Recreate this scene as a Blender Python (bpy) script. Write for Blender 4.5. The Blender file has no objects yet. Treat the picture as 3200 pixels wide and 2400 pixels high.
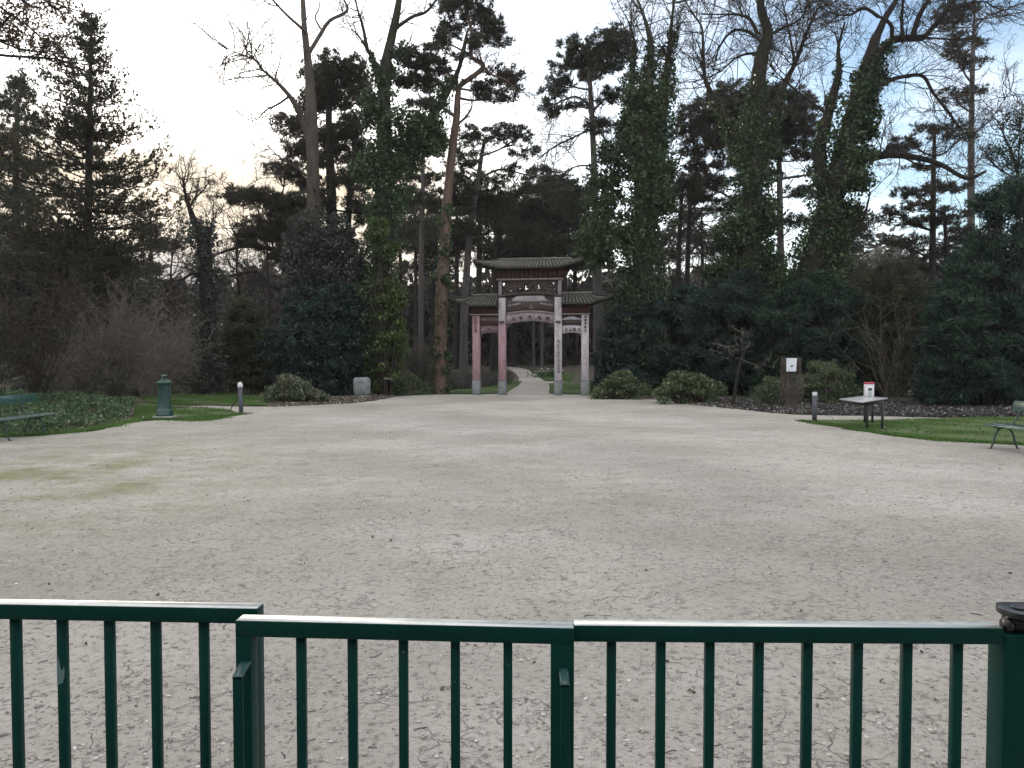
import bpy, math, random
import numpy as np
from mathutils import Vector

random.seed(11)
RNG = np.random.default_rng(11)
sc = bpy.context.scene
COL = sc.collection
F = 2404.0            # focal length in pixels of the 3200 px wide photograph
CAMZ = 1.6
PITCH = math.radians(-1.9)
CP, SP = math.cos(PITCH), math.sin(PITCH)

# ------------------------------------------------------------------ ground and pixel helpers
def sstep(a, b, x):
    t = min(1.0, max(0.0, (x - a) / (b - a)))
    return t * t * (3 - 2 * t)

def hgt(x, y):
    h = 0.034 * min(max(0.0, y - 35.0), 38.0)
    d = math.hypot((x + 19.0) / 11.0, (y - 43.0) / 9.0)
    h += 1.7 * (1 - sstep(0.15, 1.0, d))
    d = math.hypot((x + 14.5) / 5.0, (y - 22.0) / 6.0)
    h += 0.35 * (1 - sstep(0.2, 1.0, d))
    return h

def P(px, py, D):
    a = (px - 1600.0) / F
    b = (1200.0 - py) / F
    fy = CP - b * SP
    fz = SP + b * CP
    return Vector((a * D / fy, D, CAMZ + fz * D / fy))

def G(px, py):
    """ground point seen at a pixel"""
    lo, hi = 1.0, 130.0
    D = 1.0
    while D < 130:
        q = P(px, py, D)
        if q.z <= hgt(q.x, q.y):
            break
        D *= 1.01
    lo, hi = D / 1.02, D
    for _ in range(24):
        m = 0.5 * (lo + hi)
        q = P(px, py, m)
        if q.z <= hgt(q.x, q.y): hi = m
        else: lo = m
    q = P(px, py, hi)
    return Vector((q.x, q.y, hgt(q.x, q.y)))

def MP(D):            # metres per photo pixel at a distance
    return D / F

# ------------------------------------------------------------------ materials
def nodes_of(name):
    m = bpy.data.materials.new(name)
    m.use_nodes = True
    nt = m.node_tree
    nt.nodes.clear()
    out = nt.nodes.new('ShaderNodeOutputMaterial')
    return m, nt, out

def N(nt, typ, **kw):
    n = nt.nodes.new(typ)
    for k, v in kw.items():
        if k == 'inp':
            for kk, vv in v.items(): n.inputs[kk].default_value = vv
        else: setattr(n, k, v)
    return n

def ramp(nt, stops, fac=None):
    r = nt.nodes.new('ShaderNodeValToRGB')
    el = r.color_ramp.elements
    while len(el) < len(stops): el.new(0.5)
    for e, (p, c) in zip(el, stops):
        e.position = p
        e.color = (c, c, c, 1) if isinstance(c, (int, float)) else (c[0], c[1], c[2], 1)
    if fac is not None: nt.links.new(fac, r.inputs[0])
    return r

def mixc(nt, fac, a, b, mode='MIX'):
    m = nt.nodes.new('ShaderNodeMix'); m.data_type = 'RGBA'; m.blend_type = mode
    for sock, v in ((m.inputs[0], fac), (m.inputs[6], a), (m.inputs[7], b)):
        if hasattr(v, 'links'): nt.links.new(v, sock)
        elif isinstance(v, (int, float)): sock.default_value = v
        else: sock.default_value = (v[0], v[1], v[2], 1)
    return m.outputs[2]

def noise(nt, vec, scale, detail=4, rough=0.55, dist=0.0):
    n = nt.nodes.new('ShaderNodeTexNoise')
    n.inputs['Scale'].default_value = scale
    n.inputs['Detail'].default_value = detail
    n.inputs['Roughness'].default_value = rough
    n.inputs['Distortion'].default_value = dist
    if vec is not None: nt.links.new(vec, n.inputs['Vector'])
    return n.outputs[0]

def math_n(nt, op, a, b=None):
    m = nt.nodes.new('ShaderNodeMath'); m.operation = op
    for i, v in enumerate((a, b)):
        if v is None: continue
        if hasattr(v, 'links'): nt.links.new(v, m.inputs[i])
        else: m.inputs[i].default_value = v
    return m.outputs[0]

def leaf_mat(name, c1, c2, c3=None, trans=0.3, rough=0.6, spec=0.3):
    m, nt, out = nodes_of(name)
    geo = N(nt, 'ShaderNodeNewGeometry')
    n1 = noise(nt, geo.outputs['Position'], 0.9, 3)
    base = mixc(nt, ramp(nt, [(0.35, 0.0), (0.65, 1.0)], n1).outputs[0], c1, c2)
    if c3: base = mixc(nt, ramp(nt, [(0.82, 0.0), (0.95, 1.0)], geo.outputs['Random Per Island']).outputs[0], base, c3)
    hv = N(nt, 'ShaderNodeHueSaturation')
    nt.links.new(base, hv.inputs['Color'])
    nt.links.new(math_n(nt, 'MULTIPLY_ADD', geo.outputs['Random Per Island'], 0.7), hv.inputs['Value'])
    hv.inputs['Value'].links[0].from_node.inputs[2].default_value = 0.65
    b = N(nt, 'ShaderNodeBsdfPrincipled')
    nt.links.new(hv.outputs[0], b.inputs['Base Color'])
    b.inputs['Roughness'].default_value = rough
    b.inputs['Specular IOR Level'].default_value = spec
    t = N(nt, 'ShaderNodeBsdfTranslucent')
    nt.links.new(hv.outputs[0], t.inputs[0])
    mx = N(nt, 'ShaderNodeMixShader'); mx.inputs[0].default_value = trans
    nt.links.new(b.outputs[0], mx.inputs[1]); nt.links.new(t.outputs[0], mx.inputs[2])
    nt.links.new(mx.outputs[0], out.inputs[0])
    return m

def rough_mat(name, c1, c2, scale=6.0, rough=0.85, bump=0.3, stretch=(1, 1, 1), c3=None, s3=30.0, spec=0.3, lo=0.35, hi=0.65, bd=0.02, metal=0.0):
    m, nt, out = nodes_of(name)
    tc = N(nt, 'ShaderNodeTexCoord')
    mp = N(nt, 'ShaderNodeMapping')
    mp.inputs['Scale'].default_value = stretch
    nt.links.new(tc.outputs['Object'], mp.inputs[0])
    n1 = noise(nt, mp.outputs[0], scale, 8, 0.62, 0.3)
    col = mixc(nt, ramp(nt, [(lo, 0.0), (hi, 1.0)], n1).outputs[0], c1, c2)
    n2 = noise(nt, mp.outputs[0], s3, 5, 0.6)
    if c3: col = mixc(nt, ramp(nt, [(0.52, 0.0), (0.66, 1.0)], n2).outputs[0], col, c3)
    b = N(nt, 'ShaderNodeBsdfPrincipled')
    nt.links.new(col, b.inputs['Base Color'])
    b.inputs['Roughness'].default_value = rough
    b.inputs['Specular IOR Level'].default_value = spec
    b.inputs['Metallic'].default_value = metal
    if bump:
        bp = N(nt, 'ShaderNodeBump'); bp.inputs['Strength'].default_value = bump; bp.inputs['Distance'].default_value = bd
        nt.links.new(math_n(nt, 'ADD', n1, n2), bp.inputs['Height'])
        nt.links.new(bp.outputs[0], b.inputs['Normal'])
    nt.links.new(b.outputs[0], out.inputs[0])
    return m

def paint_mat(name, c, rough=0.35, coat=0.3, var=0.2, dirt=None, chips=None):
    m, nt, out = nodes_of(name)
    tc = N(nt, 'ShaderNodeTexCoord')
    n1 = noise(nt, tc.outputs['Object'], 7.0, 6, 0.6)
    col = mixc(nt, n1, [v * (1 - var) for v in c], [v * (1 + var) for v in c])
    n2 = noise(nt, tc.outputs['Object'], 40.0, 6, 0.7)
    if dirt: col = mixc(nt, ramp(nt, [(0.62, 0.0), (0.72, 0.7)], n2).outputs[0], col, dirt)
    if chips: col = mixc(nt, ramp(nt, [(0.735, 0.0), (0.75, 1.0)], noise(nt, tc.outputs['Object'], 55.0, 3, 0.55)).outputs[0], col, chips)
    b = N(nt, 'ShaderNodeBsdfPrincipled')
    nt.links.new(col, b.inputs['Base Color'])
    nt.links.new(ramp(nt, [(0.3, rough * 0.8), (0.7, min(1, rough * 1.35))], n2).outputs[0], b.inputs['Roughness'])
    b.inputs['Coat Weight'].default_value = coat
    b.inputs['Coat Roughness'].default_value = 0.18
    bp = N(nt, 'ShaderNodeBump'); bp.inputs['Strength'].default_value = 0.05; bp.inputs['Distance'].default_value = 0.002
    nt.links.new(n2, bp.inputs['Height']); nt.links.new(bp.outputs[0], b.inputs['Normal'])
    nt.links.new(b.outputs[0], out.inputs[0])
    return m

M = {}
M['pine'] = leaf_mat('pine_needles', (0.026, 0.040, 0.026), (0.056, 0.068, 0.042), (0.085, 0.078, 0.05))
M['pine_brown'] = leaf_mat('dull_needles', (0.038, 0.042, 0.032), (0.066, 0.064, 0.046), (0.10, 0.08, 0.05))
M['fir'] = leaf_mat('fir_needles', (0.036, 0.046, 0.032), (0.060, 0.062, 0.040), (0.11, 0.08, 0.04), trans=0.4)
M['ivy'] = leaf_mat('ivy_leaves', (0.018, 0.046, 0.018), (0.055, 0.095, 0.036), (0.10, 0.13, 0.06), rough=0.42, spec=0.4)
M['ivy_light'] = leaf_mat('yellow_ivy_leaves', (0.040, 0.080, 0.026), (0.075, 0.115, 0.034), (0.11, 0.13, 0.04), rough=0.5)
M['ivy_grey'] = leaf_mat('grey_ivy_leaves', (0.048, 0.058, 0.050), (0.065, 0.078, 0.062), (0.10, 0.11, 0.10), rough=0.45, spec=0.4)
M['laurel'] = leaf_mat('laurel_leaves', (0.012, 0.034, 0.031), (0.026, 0.052, 0.049), (0.045, 0.075, 0.07), rough=0.4, spec=0.45)
M['yew'] = leaf_mat('yew_needles', (0.015, 0.038, 0.031), (0.036, 0.062, 0.054), (0.055, 0.08, 0.075))
M['yew_green'] = leaf_mat('green_yew_needles', (0.018, 0.044, 0.029), (0.036, 0.066, 0.045), (0.055, 0.085, 0.06))
M['brown_twig_leaf'] = leaf_mat('dry_brown_leaves', (0.070, 0.070, 0.062), (0.105, 0.102, 0.092), (0.13, 0.125, 0.115), trans=0.2)
M['thicket'] = leaf_mat('thicket_leaves', (0.070, 0.074, 0.062), (0.105, 0.106, 0.092), (0.14, 0.14, 0.125), trans=0.2)
M['oak_leaf'] = leaf_mat('withered_leaves', (0.085, 0.055, 0.030), (0.14, 0.085, 0.04), (0.18, 0.11, 0.05), trans=0.45)
M['bush'] = leaf_mat('bush_leaves', (0.060, 0.105, 0.046), (0.11, 0.155, 0.072), (0.22, 0.24, 0.15), rough=0.5)
M['bush_pale'] = leaf_mat('pale_bush_leaves', (0.09, 0.12, 0.07), (0.15, 0.17, 0.10), (0.26, 0.27, 0.20), rough=0.5)
M['bush_olive'] = leaf_mat('olive_bush_leaves', (0.050, 0.062, 0.034), (0.072, 0.082, 0.044), (0.10, 0.10, 0.06))
M['cover'] = leaf_mat('ground_cover_leaves', (0.055, 0.11, 0.045), (0.085, 0.15, 0.065), (0.14, 0.19, 0.11), rough=0.5)
M['grass'] = leaf_mat('grass_blades', (0.060, 0.155, 0.030), (0.095, 0.20, 0.042), (0.16, 0.17, 0.07), trans=0.35)
M['litter'] = leaf_mat('dead_leaves', (0.10, 0.085, 0.065), (0.17, 0.145, 0.12), (0.33, 0.31, 0.28), trans=0.0, rough=0.8)
M['litter_grey'] = leaf_mat('grey_dead_leaves', (0.045, 0.042, 0.040), (0.080, 0.075, 0.072), (0.24, 0.23, 0.22), trans=0.0, rough=0.7)
M['flower'] = leaf_mat('white_petals', (0.7, 0.7, 0.66), (0.8, 0.8, 0.76), trans=0.3)
M['bark'] = rough_mat('dark_bark', (0.017, 0.015, 0.013), (0.040, 0.035, 0.031), 4.0, 0.9, 0.8, (3, 3, 0.5), bd=0.05)
M['bark_grey'] = rough_mat('grey_bark', (0.075, 0.070, 0.068), (0.14, 0.13, 0.125), 3.0, 0.9, 0.7, (3, 3, 0.4), bd=0.04)
M['bark_red'] = rough_mat('reddish_pine_bark', (0.095, 0.062, 0.050), (0.165, 0.112, 0.090), 3.0, 0.85, 0.8, (3, 3, 0.5), (0.10, 0.065, 0.05), 9.0, bd=0.04)
M['bark_beech'] = rough_mat('brownish_smooth_bark', (0.050, 0.042, 0.035), (0.092, 0.076, 0.062), 2.0, 0.8, 0.5, (2, 2, 0.6), bd=0.03)
M['bark_moss'] = rough_mat('mossy_bark', (0.022, 0.026, 0.016), (0.048, 0.049, 0.034), 3.0, 0.95, 0.8, (2, 2, 0.7), bd=0.05)
M['twig'] = rough_mat('bare_twigs', (0.026, 0.021, 0.018), (0.045, 0.037, 0.031), 3.0, 0.9, 0)
M['twig_pale'] = rough_mat('pale_bare_twigs', (0.13, 0.11, 0.095), (0.22, 0.19, 0.165), 3.0, 0.9, 0)
M['twig_brown'] = rough_mat('brown_bare_twigs', (0.105, 0.094, 0.080), (0.155, 0.14, 0.12), 3.0, 0.9, 0)

# ------------------------------------------------------------------ mesh buffers
class Buf:
    def __init__(s):
        s.V = []; s.T = []; s.Q = []; s.n = 0
    def add(s, v, t=None, q=None):
        v = np.asarray(v, dtype=np.float32).reshape(-1, 3)
        if t is not None and len(t): s.T.append(np.asarray(t, dtype=np.int32).reshape(-1, 3) + s.n)
        if q is not None and len(q): s.Q.append(np.asarray(q, dtype=np.int32).reshape(-1, 4) + s.n)
        s.V.append(v); s.n += len(v)
    def box(s, x0, x1, y0, y1, z0, z1):
        v = [(x0,y0,z0),(x1,y0,z0),(x1,y1,z0),(x0,y1,z0),(x0,y0,z1),(x1,y0,z1),(x1,y1,z1),(x0,y1,z1)]
        s.add(v, None, [(0,3,2,1),(4,5,6,7),(0,1,5,4),(1,2,6,5),(2,3,7,6),(3,0,4,7)])
    def cham(s, x0, x1, y0, y1, z0, z1, c):
        """box with its vertical and top edges cut by c"""
        def ring(d, z):
            a0, a1, b0, b1 = x0 + d, x1 - d, y0 + d, y1 - d
            return [(a0+c,b0,z),(a1-c,b0,z),(a1,b0+c,z),(a1,b1-c,z),(a1-c,b1,z),(a0+c,b1,z),(a0,b1-c,z),(a0,b0+c,z)]
        rings = [ring(c, z0), ring(0, z0 + c), ring(0, z1 - c), ring(c, z1)]
        v = sum(rings, [])
        q = []
        for k in range(3):
            for i in range(8):
                j = (i + 1) % 8
                q.append((k*8+i, k*8+j, k*8+8+j, k*8+8+i))
        t = []
        for i in range(1, 7):
            t.append((24, 24 + i, 25 + i)); t.append((0, i + 1, i))
        s.add(v, t, q)
    def prism(s, poly, y0, y1):
        """polygon of (x, z) pushed from y0 to y1; poly = (bottom points left to right, top points left to right) strips"""
        bot, top = poly
        n = len(bot)
        v = []
        for (xb, zb), (xt, zt) in zip(bot, top):
            v += [(xb, y0, zb), (xt, y0, zt), (xb, y1, zb), (xt, y1, zt)]
        q = []
        for i in range(n - 1):
            a, b = 4 * i, 4 * i + 4
            q += [(a, b, b+1, a+1), (a+2, a+3, b+3, b+2), (a, a+2, b+2, b), (a+1, b+1, b+3, a+3)]
        q += [(0, 1, 3, 2), (4*n-4, 4*n-2, 4*n-1, 4*n-3)]
        s.add(v, None, q)
    def segs(s, p0, p1, r0, r1, k=3):
        p0 = np.asarray(p0, float); p1 = np.asarray(p1, float)
        if not len(p0): return
        d = p1 - p0
        L = np.linalg.norm(d, axis=1, keepdims=True) + 1e-9
        d = d / L
        ref = np.where(np.abs(d[:, 2:3]) > 0.9, np.array([[1.0, 0, 0]]), np.array([[0, 0, 1.0]]))
        u = np.cross(d, ref); u /= np.linalg.norm(u, axis=1, keepdims=True) + 1e-9
        w = np.cross(d, u)
        r0 = np.asarray(r0, float).reshape(-1, 1); r1 = np.asarray(r1, float).reshape(-1, 1)
        ext = d * np.minimum(r0, L * 0.3)
        A = []; B = []
        for i in range(k):
            a = 2 * math.pi * i / k
            o = u * math.cos(a) + w * math.sin(a)
            A.append(p0 - ext * 0.3 + o * r0); B.append(p1 + ext * 0.3 + o * r1)
        v = np.stack(A + B, axis=1).reshape(-1, 3)
        base = (np.arange(len(p0)) * 2 * k)[:, None]
        q = np.concatenate([base + np.array([[i, (i+1) % k, k + (i+1) % k, k + i]]) for i in range(k)])
        s.add(v, None, q)
    def tube(s, pts, rad, k=8, wob=0.0, flare=False):
        pts = [Vector(p) for p in pts]
        n = len(pts)
        V = []; up = Vector((0, 1, 0.01))
        for i, p in enumerate(pts):
            d = (pts[min(n-1, i+1)] - pts[max(0, i-1)]).normalized()
            u = d.cross(up)
            if u.length < 1e-3: u = d.cross(Vector((1, 0, 0)))
            u.normalize(); w = u.cross(d).normalized()
            for j in range(k):
                a = 2 * math.pi * j / k
                r = rad[i] * (1 + wob * math.sin(a * 3 + i * 0.35) * 0.6 + wob * random.uniform(-.5, .5))
                V.append(p + (u * math.cos(a) + w * math.sin(a)) * r)
        Q = []
        for i in range(n - 1):
            for j in range(k):
                Q.append((i*k+j, i*k+(j+1) % k, (i+1)*k+(j+1) % k, (i+1)*k+j))
        T = []
        for j in range(1, k - 1):
            T.append((0, j + 1, j)); T.append(((n-1)*k, (n-1)*k+j, (n-1)*k+j+1))
        s.add([tuple(x) for x in V], T, Q)
    def lathe(s, prof, cx=0, cy=0, k=20, start=0.0):
        V = []; Q = []; T = []
        n = len(prof)
        for r, z in prof:
            for j in range(k):
                a = 2 * math.pi * j / k + start
                V.append((cx + r * math.cos(a), cy + r * math.sin(a), z))
        for i in range(n - 1):
            for j in range(k):
                Q.append((i*k+j, i*k+(j+1) % k, (i+1)*k+(j+1) % k, (i+1)*k+j))
        for j in range(1, k - 1):
            T.append((0, j+1, j)); T.append(((n-1)*k, (n-1)*k+j, (n-1)*k+j+1))
        s.add(V, T, Q)
    def tufts(s, c, d, n=6, L=0.2, W=0.04, spread=0.8):
        c = np.repeat(np.asarray(c, float), n, axis=0); d = np.repeat(np.asarray(d, float), n, axis=0)
        if not len(c): return
        m = len(c)
        dd = d + RNG.normal(size=(m, 3)) * spread
        dd /= np.linalg.norm(dd, axis=1, keepdims=True) + 1e-9
        side = np.cross(dd, RNG.normal(size=(m, 3)))
        side /= np.linalg.norm(side, axis=1, keepdims=True) + 1e-9
        l = L * RNG.uniform(0.6, 1.2, (m, 1)); w = W * RNG.uniform(0.7, 1.2, (m, 1))
        a = c - dd * l * 0.15
        v = np.stack([a - side * w * 0.5, a + side * w * 0.5, a + dd * l], axis=1).reshape(-1, 3)
        s.add(v, np.arange(3 * m).reshape(-1, 3))
    def leaves(s, c, L=0.1, W=0.07, droop=0.2, nrm=None):
        c = np.asarray(c, float)
        m = len(c)
        if not m: return
        dd = RNG.normal(size=(m, 3))
        if nrm is not None: dd = dd * 0.9 + nrm * 0.7
        dd[:, 2] -= droop
        dd /= np.linalg.norm(dd, axis=1, keepdims=True) + 1e-9
        side = np.cross(dd, RNG.normal(size=(m, 3)))
        side /= np.linalg.norm(side, axis=1, keepdims=True) + 1e-9
        f = RNG.uniform(0.6, 1.25, (m, 1))
        l = L * f; w = W * f * RNG.uniform(0.7, 1.1, (m, 1))
        nn = np.cross(dd, side) * w * 0.35
        v = np.stack([c - dd * l, c + side * w + nn, c + dd * l, c - side * w + nn], axis=1).reshape(-1, 3)
        s.add(v, None, np.arange(4 * m).reshape(-1, 4))
    def build(s, name, mat, parent=None, origin=None, smooth=False):
        me = bpy.data.meshes.new(name)
        if s.n:
            V = np.concatenate(s.V)
            if origin is not None: V = V - np.asarray(tuple(origin), np.float32)
            T = np.concatenate(s.T) if s.T else np.zeros((0, 3), np.int32)
            Q = np.concatenate(s.Q) if s.Q else np.zeros((0, 4), np.int32)
            me.vertices.add(len(V)); me.vertices.foreach_set('co', V.astype(np.float32).ravel())
            idx = np.concatenate([T.ravel(), Q.ravel()]).astype(np.int32)
            me.loops.add(len(idx)); me.loops.foreach_set('vertex_index', idx)
            starts = np.concatenate([np.arange(len(T)) * 3, len(T) * 3 + np.arange(len(Q)) * 4]).astype(np.int32)
            me.polygons.add(len(starts)); me.polygons.foreach_set('loop_start', starts)
            if smooth: me.polygons.foreach_set('use_smooth', np.ones(len(starts), bool))
            me.update(calc_edges=True)
        me.materials.append(mat)
        o = bpy.data.objects.new(name, me)
        COL.objects.link(o)
        if parent is not None: o.parent = parent
        return o

def thing(name, label, cat, loc=(0, 0, 0), rotz=0.0, group=None):
    o = bpy.data.objects.new(name, None)
    o.empty_display_size = 0.2
    COL.objects.link(o)
    o.location = loc; o.rotation_euler = (0, 0, rotz)
    o['label'] = label; o['category'] = cat
    if group: o['group'] = group
    return o

def tag(o, label=None, cat=None, group=None, kind=None):
    if label: o['label'] = label
    if cat: o['category'] = cat
    if group: o['group'] = group
    if kind: o['kind'] = kind
    return o

def bevel(o, w=0.004, seg=2):
    m = o.modifiers.new('bevel', 'BEVEL'); m.width = w; m.segments = seg; m.limit_method = 'ANGLE'; m.angle_limit = math.radians(40)
    return o

# ------------------------------------------------------------------ plant generators
def unit(n):
    v = RNG.normal(size=(n, 3))
    return v / (np.linalg.norm(v, axis=1, keepdims=True) + 1e-9)

def smooth_path(pts, per=4):
    """Catmull-Rom through [(Vector, radius)]"""
    if len(pts) < 3: per = max(per, 3)
    out = []
    n = len(pts)
    for i in range(n - 1):
        p0 = pts[max(0, i-1)]; p1 = pts[i]; p2 = pts[i+1]; p3 = pts[min(n-1, i+2)]
        for k in range(per):
            t = k / per
            a = p1[0]; b = p2[0]
            m1 = (p2[0] - p0[0]) * 0.5; m2 = (p3[0] - p1[0]) * 0.5
            t2, t3 = t*t, t*t*t
            q = a * (2*t3 - 3*t2 + 1) + m1 * (t3 - 2*t2 + t) + b * (-2*t3 + 3*t2) + m2 * (t3 - t2)
            out.append((q, p1[1] + (p2[1] - p1[1]) * t))
    out.append(pts[-1])
    return out

def twig(S, p, d, L, r, lev, up=0.06, curl=0.22, kids=1.5):
    n = 5
    step = L / n
    for i in range(n):
        d = Vector((d.x + random.gauss(0, curl), d.y + random.gauss(0, curl), d.z + random.gauss(0, curl) + up)).normalized()
        q = p + d * step
        r2 = r * 0.82
        S.append((p, q, r, r2))
        p, r = q, r2
        if lev > 0 and i >= 1 or (lev > 0 and i == 0 and random.random() < 0.4):
            k = int(kids + random.random())
            for _ in range(k):
                a = Vector((random.gauss(0, 1), random.gauss(0, 1), random.gauss(0, 1)))
                e = (d * 0.75 + a.normalized() * 0.75).normalized()
                twig(S, p, e, L * random.uniform(0.35, 0.6) * (1 - 0.1 * i), max(r * 0.62, 0.0085), lev - 1, up, curl, kids)

def add_segs(buf, S, k=3):
    if not S: return
    buf.segs([tuple(a[0]) for a in S], [tuple(a[1]) for a in S], [a[2] for a in S], [a[3] for a in S], k)

def limb_points(path, D, slope=0.0, base=False):
    """path of (px, py, width px) at distance D (drifting by slope metres along it) -> [(Vector, radius)]"""
    pts = []
    n = len(path)
    for i, (x, y, w) in enumerate(path):
        d = D + slope * (i / max(1, n - 1))
        pts.append((P(x, y, d), max(0.006, w * 0.5 * MP(d))))
    if base:
        p, r = pts[0]
        g = hgt(p.x, p.y)
        if p.z > g: pts.insert(0, (Vector((p.x, p.y, g - 0.1)), r * 1.35))
        else: pts[0] = (Vector((p.x, p.y, g - 0.1)), r * 1.2)
    return pts

def nearest_on(paths, target):
    best = None
    for pth in paths:
        for q, r in pth:
            dz = target.z - q.z
            hd = math.hypot(target.x - q.x, target.y - q.y)
            want = 0.35 * hd
            cost = hd + abs(dz - want) * 1.2 + (2.0 if dz < -0.4 * hd else 0)
            if best is None or cost < best[0]: best = (cost, q, r)
    return best[1], best[2]

def pad_pts(c, r, nsub):
    u = unit(nsub) * (RNG.random((nsub, 1)) ** 0.45)
    return np.array([c.x, c.y, c.z]) + u * np.array([r])

def make_tree(name, label, D, limbs, pads=(), ivy=(), twigs=(), leafpads=(), mats=None, dens=1.0, tuft=(0.2, 0.04), group=None, cat='tree',
              ivymat='ivy', leafsize=(0.078, 0.056), crown_name='crown', rad_depth=1.6, puff=0.21, padfill=1.0):
    mats = mats or {}
    bark = M[mats.get('bark', 'bark')]; needle = M[mats.get('needle', 'pine')]; tw = M[mats.get('twig', 'twig')]
    paths = []
    for i, L in enumerate(limbs):
        slope = 0.0 if i == 0 else random.choice((-1, 1)) * random.uniform(0.3, 1.0) * len(L) * 0.35
        pts = limb_points(L, D, slope, base=(i == 0))
        paths.append(smooth_path(pts, 4))
    b0 = paths[0][0][0]
    base = Vector((b0.x, b0.y, hgt(b0.x, b0.y)))
    t = thing(name, label, cat, base, 0, group)
    wood = Buf()
    for pth in paths:
        k = 10 if pth[0][1] > 0.12 else 6
        wood.tube([p for p, r in pth], [r for p, r in pth], k, 0.12)
    crown = Buf(); S = []
    # pine plates
    for (x, y, rx, ry) in pads:
        dd = D + random.uniform(-1, 1) * rad_depth
        c = P(x, y, dd)
        mp = MP(dd)
        r = (rx * 1.28 * mp, max(rx * mp * 0.85, 0.4), ry * 1.4 * mp)
        area = math.pi * r[0] * r[2] * .86
        nsub = max(6, int(area * 19 * padfill) + 4)
        sub = pad_pts(c, r, nsub)
        q, qr = nearest_on(paths, c)
        br = min(qr * 0.55, 0.03 + 0.018 * (c - q).length)
        mid = q.lerp(c, 0.5) + Vector((0, 0, -0.08 * (c - q).length)) + Vector((random.gauss(0, .1), random.gauss(0, .1), random.gauss(0, .1)))
        bp = smooth_path([(q, br), (mid, br * 0.75), (c, br * 0.45)], 4)
        wood.tube([p for p, _ in bp], [max(0.012, r_) for _, r_ in bp], 5, 0.05)
        for s_ in sub:
            sv = Vector(s_)
            st = bp[random.randrange(len(bp) // 2, len(bp))][0]
            m_ = st.lerp(sv, 0.55) + Vector((random.gauss(0, .08), random.gauss(0, .08), random.gauss(0, .06) - 0.05))
            S.append((st, m_, br * 0.35, br * 0.25)); S.append((m_, sv, br * 0.25, 0.008))
        nt_ = int(17 * dens)
        cc = np.repeat(sub, nt_, axis=0)
        o = unit(len(cc))
        o[:, 2] *= 0.7
        off = o * (RNG.random((len(cc), 1)) ** 0.5) * puff * RNG.uniform(0.7, 1.2, (len(cc), 1))
        dirs = o + np.array([[0, 0, 0.55]])
        crown.tufts(cc + off, dirs, 6, tuft[0], tuft[1])
    # leafy plates (ivy bunches and the like)
    iv = Buf()
    for (x, y, rx, ry) in leafpads:
        dd = D + random.uniform(-0.8, 0.8)
        c = P(x, y, dd); mp = MP(dd)
        r = (rx * 1.15 * mp, rx * mp * 0.9, ry * 1.15 * mp)
        area = math.pi * r[0] * r[2]
        sub = pad_pts(c, r, max(5, int(area * 8) + 3))
        q, qr = nearest_on(paths, c)
        bp = smooth_path([(q, min(qr * .5, .06)), (q.lerp(c, .5) + Vector((0, 0, -.1)), .03), (c, .015)], 3)
        wood.tube([p for p, _ in bp], [r_ for _, r_ in bp], 5)
        cc = np.repeat(sub, int(100 * dens), axis=0)
        iv.leaves(cc + unit(len(cc)) * (RNG.random((len(cc), 1)) ** .5) * 0.36, leafsize[0], leafsize[1], 0.3)
    # ivy sleeves
    for (li, t0, t1, r0, r1, dn) in ivy:
        pth = paths[li]
        n = len(pth)
        i0, i1 = int(t0 * (n - 1)), max(int(t0 * (n - 1)) + 1, int(t1 * (n - 1)))
        for i in range(i0, i1):
            a, ra = pth[i]; b, rb = pth[i + 1]
            f = (i - i0) / max(1, i1 - i0)
            R = (r0 + (r1 - r0) * f) * MP(D) * 1.12
            L = (b - a).length
            area = 2 * math.pi * R * L
            m = int(area * 150 * dn) + 3
            # lumps
            nl = max(3, int(area * 2.6))
            tt = RNG.random((nl, 1)); dirs = unit(nl); dirs[:, 2] *= 0.3
            A = np.array(a); B = np.array(b)
            lump = A + (B - A) * tt + dirs * R * (0.3 + 1.0 * RNG.random((nl, 1)) ** 0.9)
            m2 = int(m * 0.68)
            pick = lump[RNG.integers(0, nl, m2)]
            pts = pick + unit(m2) * (RNG.random((m2, 1)) ** .5) * min(0.45, max(.12, R * .55))
            m1 = m - m2
            d1 = unit(m1); d1[:, 2] *= 0.2
            core = A + (B - A) * RNG.random((m1, 1)) + d1 * np.maximum(R * RNG.uniform(.4, .9, (m1, 1)), ra)
            iv.leaves(np.concatenate([pts, core]), leafsize[0], leafsize[1], 0.35)
            if dn > 0.5 and random.random() < 0.25:
                twig(S, a, Vector((random.gauss(0, 1), random.gauss(0, 1), .5)).normalized(), R * 1.9, 0.012, 0)
    # bare twigs
    for (li, t0, t1, cnt, lpx, lev, upb, rpx) in twigs:
        pth = paths[li]
        n = len(pth)
        for _ in range(int(cnt * 1.12)):
            f = random.uniform(t0, t1) * (n - 1)
            i = min(n - 2, int(f)); fr = f - i
            p = pth[i][0].lerp(pth[i+1][0], fr)
            d = (pth[i+1][0] - pth[i][0]).normalized()
            a = Vector((random.gauss(0, 1), random.gauss(0, 1), random.gauss(0, 1) + upb)).normalized()
            e = (d * 0.6 + a * 0.9).normalized()
            twig(S, p, e, lpx * 1.3 * MP(D) * random.uniform(0.6, 1.2), max(0.0145, rpx * 0.64 * MP(D)), lev, up=0.05 + upb * .05)
    wood.build('trunk', bark, t, base, smooth=True)
    if crown.n:
        cr = crown.build(crown_name, needle, t, base)
        if S:
            w2 = Buf(); add_segs(w2, S); w2.build('twig_work', tw, cr, base)
    elif S:
        w2 = Buf(); add_segs(w2, S); w2.build(crown_name, tw, t, base)
    if iv.n: iv.build('ivy', M[ivymat], t, base)
    return t

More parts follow.
